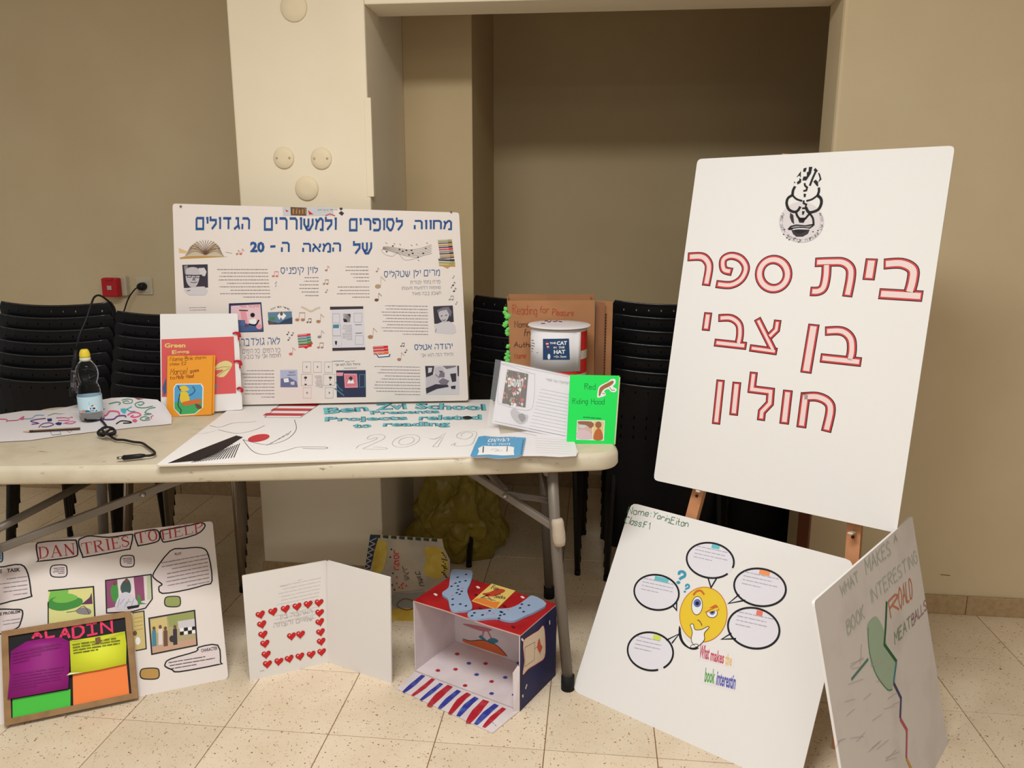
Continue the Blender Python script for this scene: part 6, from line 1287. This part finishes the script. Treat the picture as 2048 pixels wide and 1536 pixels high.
for i in range(30): z = .03 + i * (f[1] - .07) / 30; m.box(f[0] - .026, .0435, z, f[0] - .021, .0448, z + .007, mat('corrugation_shadow', (84, 52, 36), .85))
o = m.build('corrugation', kb); o['kind'] = 'stuff'
c9 = crop(1000, 590, .1172); g = Print(KB); CR = mat('crayon_red', (176, 66, 44), .7); CK = mat('brown_black_ink', (70, 42, 34), .7)
g.hand('Reading', *c9(225, 325, 630, 335, 215, 170), .0018, CR).hand('for', *c9(680, 310, 835, 300, 690, 195), .0018, CR).hand('Pleasure', *c9(890, 350, 1250, 355, 900, 235), .0018, CR)
g.hand('Name', *c9(255, 555, 500, 545, 250, 450), .0018, CK).hand('from', *c9(410, 700, 640, 690, 420, 580), .0020, CK).hand('Author', *c9(240, 890, 620, 885, 245, 805), .0020, CK).hand('Name', *c9(250, 1090, 440, 1070, 245, 1000), .0018, CR); g.build('handwriting', kb, 'red and black handwriting')
for x, y in ((1203, 650), (1203, 676), (1202, 708), (1203, 722)): pass
LEAF = mat('bright_green_trim', (110, 206, 96), .6); rd = random.Random(8)
lv_ = [(100, 240), (85, 300), (105, 330), (130, 370), (95, 490), (85, 520), (120, 470), (140, 580), (120, 610), (125, 660), (135, 880), (140, 980), (120, 1010), (150, 1040), (110, 1080), (130, 1120)]
for i, (x, y) in enumerate(lv_):
    a = KB.loc(c9(x, y)[0]); s_ = rd.uniform(.006, .010); bm = bmesh.new(); bmesh.ops.create_icosphere(bm, subdivisions=2, radius=1)
    for v in bm.verts: v.co = Vector((v.co.x * s_ * 1.3, v.co.y * s_ * .6, v.co.z * s_)) * (1 + .25 * sin(v.co.x * 5 + i) * cos(v.co.z * 4))
    MB().bm(bm, LEAF, Matrix.Translation((a[0], .002, a[1])) @ Matrix.Rotation(rd.uniform(-1, 1), 4, 'Y'), True).build('paper_leaf', kb)

# striped drum with a paper wrap and a disc lid
dc = Vector((.157, 2.615, z5)); DR_ = .0935; DH = 1.046 - z5
dm = tag(empty('paper_drum', loc=tuple(dc)), 'red and white striped card drum with a white disc lid and blue label', 'drum')
DRED = mat('drum_red', (214, 52, 44), .45); DWH = mat('drum_white', (214, 202, 186), .5)
def zat(px, py): return aty(px, py, 2.55).z - z5
zr = [0, zat(1160, 748), zat(1160, 719), zat(1160, 702), zat(1160, 664), DH]
for i, (m_, n_) in enumerate(((DWH, 'white_band'), (DRED, 'red_band'), (DWH, 'white_band'), (DRED, 'red_band'), (DWH, 'white_band'))):
    MB().lathe([(DR_, zr[i]), (DR_, zr[i + 1])], m_, 48, capb=(i == 0), capt=(i == 4)).build(n_, dm)
zb = zat(1115, 739); a0, a1 = R(-90 - 118), R(-90 + 41); vs = []; n = 30
for i in range(n + 1):
    t = a0 + (a1 - a0) * i / n; r_ = DR_ + .0012 + (.006 * ((i - n + 2) / 2) if i > n - 3 else 0); zz = zb - .003 * (i / n) 
    vs += [(r_ * cos(t), r_ * sin(t), zz), (r_ * cos(t), r_ * sin(t), DH - .006)]
wr = MB().add(vs, [[2 * i, 2 * i + 2, 2 * i + 3, 2 * i + 1] for i in range(n)], PAPER, True).build('paper_wrap', dm, None, solid=.0004)
ld = MB().lathe([(.103, DH + .004), (.1045, DH + .005), (.1045, DH + .007), (.103, DH + .008), (.05, DH + .009), (.001, DH + .009)], PAPER, 48).build('lid', dm); bpy.context.view_layer.update()
dr = Drape([wr], .0010); dr.quad(*c9(735, 1105, 1190, 1105, 1175, 742, 735, 748), mat('label_navy', (42, 70, 108), .5), 0, 14, 6)
for t, q in (('THE', (850, 838, 955, 835, 850, 805)), ('CAT', (968, 855, 1142, 850, 968, 788)), ('IN', (915, 912, 965, 910, 915, 880)), ('THE', (1000, 912, 1100, 908, 1000, 878)), ('HAT', (920, 1005, 1112, 1000, 920, 938)), ('BY', (922, 1060, 950, 1060, 922, 1040)), ('Dr. Seuss', (955, 1072, 1130, 1066, 955, 1032))): dr.text(t, *c9(*q), WHITE, .04 if len(t) == 3 else .02, 2)
for i in range(5): dr.poly(c9(775 + i * 8, 800 + i * 26, 825 + i * 4, 795 + i * 26, 830 + i * 4, 812 + i * 26, 780 + i * 8, 816 + i * 26), STR if i % 2 == 0 else WHITE, 2)
dr.poly([c9(*p)[0] for p in ell(838, 1050, 24, 48)], WHITE, 2)
for x, y, x2, y2 in ((545, 770, 580, 775), (548, 815, 595, 830), (540, 862, 590, 872), (540, 910, 575, 915), (545, 965, 650, 985)): dr.line(c9(x, y, x2, y2), 1.1, INK, 2)
dr.build('blue_label', dm, 'navy label with white capitals')
dr = Drape([ld], .0008); 
for q in ((760, 450, 800, 440, 830, 465, 860, 455, 880, 425), (880, 430, 950, 420, 980, 440, 940, 455, 900, 450), (1100, 410, 1130, 420, 1160, 405, 1180, 420), (1200, 415, 1260, 405, 1310, 415), (700, 490, 770, 488), (1000, 452, 1060, 462), (1400, 425, 1440, 430)): dr.line(c9(*q), 1.3, mat('lid_maroon', (110, 50, 56), .6), 1, sp=3)
dr.line(c9(1205, 412, 1310, 412), 2.2, MATS['lid_maroon'], 2); dr.build('lid_writing', dm)

# sleeved worksheet leaning on the drum
SL = Board(atz(978, 851.5, z5 + .004), R(-30.4), R(12.8)); sl = SL.sheet('sleeved_worksheet', 'white printed worksheet in a shiny clear plastic sleeve, leaning against the striped drum', 'paper')
c7_ = crop(880, 700, .1953); q = [SL.loc(p) for p in ((984, 846), (1142, 879), (1142, 752), (1002, 722))]
MB().prism(q, .0002, .0008, PAPER).build('worksheet', sl)
PVC = mat('clear_sleeve', (250, 250, 252), .12, alpha=.16, spec=.8); q = [SL.loc(p) for p in ((975, 852), (1144, 884), (1144, 750), (992, 718.5))]
MB().add([(p[0], -.0022 - .002 * (i in (0, 3)), p[1]) for i, p in enumerate(q)], [[0, 1, 2, 3]], PVC).build('plastic_sleeve', sl)
g = Print(SL, .0003); g.poly(c7_(690, 200, 905, 245, 875, 590, 635, 545), mat('dark_comic_print', (88, 66, 56), .5), 1)
rd = random.Random(12)
for i in range(80):
    u, v = rd.random(), rd.random(); x = 690 + 200 * u - 50 * v; y = 215 + 40 * u + 330 * v; s_ = rd.uniform(8, 26); m_ = rd.choice([CO2, GOLD, WHITE, LB, CUT, OLIVE, REDP, INK])
    g.poly(c7_(x - s_ * .6, y, x, y - s_, x + s_ * .7, y - s_ * .2, x + s_ * .2, y + s_), m_, 2 + i % 3)
g.text(H('השעמום'), *c7_(700, 385, 850, 390, 705, 290), WHITE, .05, 6)
ro = spline(c7_(650, 150, 940, 240, 970, 270, 960, 520, 900, 620, 640, 560, 590, 500, 620, 200), 3, True); g.line(ro, .0007, GREY, 1, closed=True).line(c7_(610, 130, 1320, 275), .0008, GREY, 1).line(c7_(560, 730, 1290, 880), .0009, GREY, 1)
g.text(H('המלצה על ספר'), *c7_(1085, 318, 1330, 358, 1085, 290), GREY, .0, 2)
for i in range(13): y = 400 + i * 34; x = 1030 - i * 10; g.line(c7_(x, y, 1320 - i * 3, y + 56 + i * 1.5), .0006, GREY, 1)
g.poly([c7_(*p)[0] for p in spline([(720, 640), (760, 600), (830, 650), (900, 670), (890, 730), (830, 760), (760, 720)], 3, True)], LGREY, 1).poly([c7_(*p)[0] for p in spline([(800, 670), (850, 650), (880, 700), (840, 740)], 3, True)], GREY, 2)
g.build('worksheet_print', sl, 'printed lines and a dark book picture')
q = [(1000, 868), (1060, 862), (1145, 872), (1156, 904), (1152, 912), (1120, 914), (1085, 912), (1040, 912), (990, 910)]
WS = Board((0, 0, .7440), 0, R(90)); wsr = tag(empty('worksheet', WS.M @ Matrix.Translation((WS.loc(q[0])[0], 0, WS.loc(q[0])[1]))), 'white printed worksheet lying flat at the table edge, below the plastic sleeve', 'paper')
o0_ = WS.loc(q[0]); qq = [(WS.loc(p)[0] - o0_[0], WS.loc(p)[1] - o0_[1]) for p in q]; qq = qq if area2(qq) > 0 else qq[::-1]
MB().prism(qq, -.0004, .0004, PAPER).build('sheet', wsr); g = Print(WS, .0006)
for i in range(7): y = 905 + i * 24; g.line(c7_(970 + i * 3, y, 1330 + i * 6, y + 20), .0006, GREY, 1)
g.line(c7_(760, 830, 990, 880), .0014, BRN, 1).line(c7_(1390, 960, 1400, 1080), .0007, LGREY, 1)
o = g.build('ruled_lines', None); o.matrix_world = WS.M; o.parent = wsr; bpy.context.view_layer.update(); o.matrix_parent_inverse = wsr.matrix_world.inverted()

# blue notebook
NB_ = Board((0, 0, .7485), 0, R(90)); q = [c7_(*p)[0] for p in ((310, 1085), (360, 1095), (470, 1090), (560, 1105), (620, 1108), (700, 1100), (800, 1092), (845, 1070), (880, 900), (700, 890), (640, 895), (520, 888), (455, 880), (395, 890), (350, 985))]
o0_ = NB_.loc(q[0]); nb = tag(empty('blue_booklet', NB_.M @ Matrix.Translation((o0_[0], 0, o0_[1]))), 'small sky blue booklet with white Hebrew lettering, lying at the table edge', 'booklet')
qq = [(NB_.loc(p)[0] - o0_[0], NB_.loc(p)[1] - o0_[1]) for p in q]; qq = qq if area2(qq) > 0 else qq[::-1]; SKY = mat('sky_blue_cover', (86, 154, 196), .5)
MB().prism(qq, -.0008, .0002, SKY).build('front_cover', nb); MB().prism([(p[0] * .985 + .002, p[1] * .985 + .002) for p in qq], .0006, .0036, PAPER).build('pages', nb)
g = Print(NB_, .0011); g.text(H('מספר אחד'), *c7_(465, 915, 775, 912, 470, 893), LBLUE, .02, 1).text(H('המקום'), *c7_(485, 950, 700, 945, 500, 915), WHITE, .04, 1).text(H('מאת קיד'), *c7_(475, 982, 715, 978, 480, 962), WHITE, .04, 1)
g.poly(c7_(390, 1010, 440, 985, 560, 990, 700, 988, 760, 1000, 755, 1040, 760, 1080, 640, 1085, 500, 1075, 380, 1080, 400, 1045), WHITE, 1).line(c7_(445, 990, 440, 1055), .0032, INK, 2).line(c7_(690, 990, 685, 1045), .0022, INK, 2).line(c7_(520, 1030, 560, 1015, 600, 1030, 560, 1040, 640, 1035), .0012, BRN, 2, sp=3)
for i in range(8): g.poly(c7_(846 + i * -3, 925 + i * 19, 862 - i * 3, 925 + i * 19, 852 - i * 3, 937 + i * 19), INK, 1)
o = g.build('cover_print', None); o.matrix_world = NB_.M; o.parent = nb; bpy.context.view_layer.update(); o.matrix_parent_inverse = nb.matrix_world.inverted()

# green booklet
GK = Board(atz(1133, 886, z5 + .001), R(-5.6), R(6.5)); gk = GK.sheet('green_booklet', 'bright green card booklet with a brown animal cut-out, standing at the table corner', 'booklet')
GRC = mat('bright_green_card', (36, 222, 90), .55); q = [GK.loc(p) for p in ((1133, 886), (1228, 889), (1238, 752), (1140, 750))]
MB().prism(q, 0, .0016, GRC).build('front_cover', gk); q2 = [(p[0] + (.004 if i in (1, 2) else 0), p[1] - (.004 if i in (2, 3) else 0)) for i, p in enumerate(q)]
MB().prism(q2, .0018, .011, mat('booklet_pages', (206, 214, 170), .7)).build('pages', gk); MB().prism([(p[0] + .002, p[1]) for p in q], .0112, .0126, GRC).build('back_cover', gk)
g = Print(GK, .0004); DGI = mat('dark_green_ink', (24, 130, 58), .6)
g.hand('Red', *c7_(1482, 405, 1592, 402, 1480, 345), .0014, DGI).hand('Riding', *c7_(1355, 552, 1510, 548, 1358, 498), .0013, DGI).hand('Hood', *c7_(1550, 555, 1682, 555, 1550, 498), .0014, DGI).rows(c7_(1465, 675)[0], c7_(1650, 690)[0], c7_(1465, 700)[0], 1, DGI, h=.4, w0=.012, gap=.003); g.build('handwriting', gk, 'dark green handwriting')
an = [(1620, 470), (1630, 400), (1650, 370), (1720, 335), (1750, 310), (1785, 312), (1780, 350), (1750, 370), (1775, 395), (1800, 405), (1785, 425), (1755, 415), (1730, 385), (1690, 400), (1665, 430), (1690, 455), (1665, 460), (1650, 450), (1640, 475)]
g = Print(GK, .0004); g.poly([c7_(*p)[0] for p in spline([(1610, 480), (1620, 400), (1645, 362), (1720, 325), (1750, 300), (1795, 300), (1795, 345), (1770, 375), (1810, 400), (1790, 432), (1750, 425), (1725, 400), (1680, 420), (1700, 460), (1640, 485)], 3, True)], WHITE, 0).poly([c7_(*p)[0] for p in spline([(1625, 465), (1632, 400), (1660, 368), (1730, 330), (1760, 315), (1780, 322), (1765, 350), (1730, 375), (1680, 400), (1655, 430), (1640, 468)], 3, True)], mat('animal_brown', (156, 104, 66), .6), 1).line(c7_(1735, 380, 1760, 412, 1790, 410), .0016, BRN, 2).line(c7_(1660, 440, 1690, 452), .0016, BRN, 2)
g.build('animal_cutout', gk, 'brown animal paper cut-out')
g = Print(GK, .0004); g.poly(c7_(1395, 918, 1678, 928, 1688, 722, 1405, 718), WHITE, 0).poly(c7_(1403, 908, 1560, 912, 1560, 728, 1410, 724), mat('picture_cream', (206, 176, 160), .6), 1).poly(c7_(1565, 918, 1668, 920, 1680, 730, 1570, 726), mat('picture_sun', (226, 196, 130), .6), 1)
g.poly([c7_(*p)[0] for p in spline([(1404, 905), (1410, 830), (1480, 815), (1540, 850), (1550, 910)], 3, True)], mat('picture_lilac', (214, 186, 190), .6), 2).poly([c7_(*p)[0] for p in spline([(1420, 730), (1550, 735), (1575, 770), (1540, 800), (1500, 770), (1430, 760)], 3, True)], mat('picture_brown', (150, 100, 74), .6), 3).poly([c7_(*p)[0] for p in ell(1460, 780, 40, 22)], PL_, 3).poly([c7_(*p)[0] for p in ell(1622, 765, 32, 34)], MATS['picture_brown'], 3).poly([c7_(*p)[0] for p in spline([(1575, 915), (1585, 840), (1620, 800), (1655, 830), (1665, 915)], 3, True)], mat('picture_orange', (186, 104, 60), .6), 3)
g.build('picture', gk, 'small warm-coloured picture')
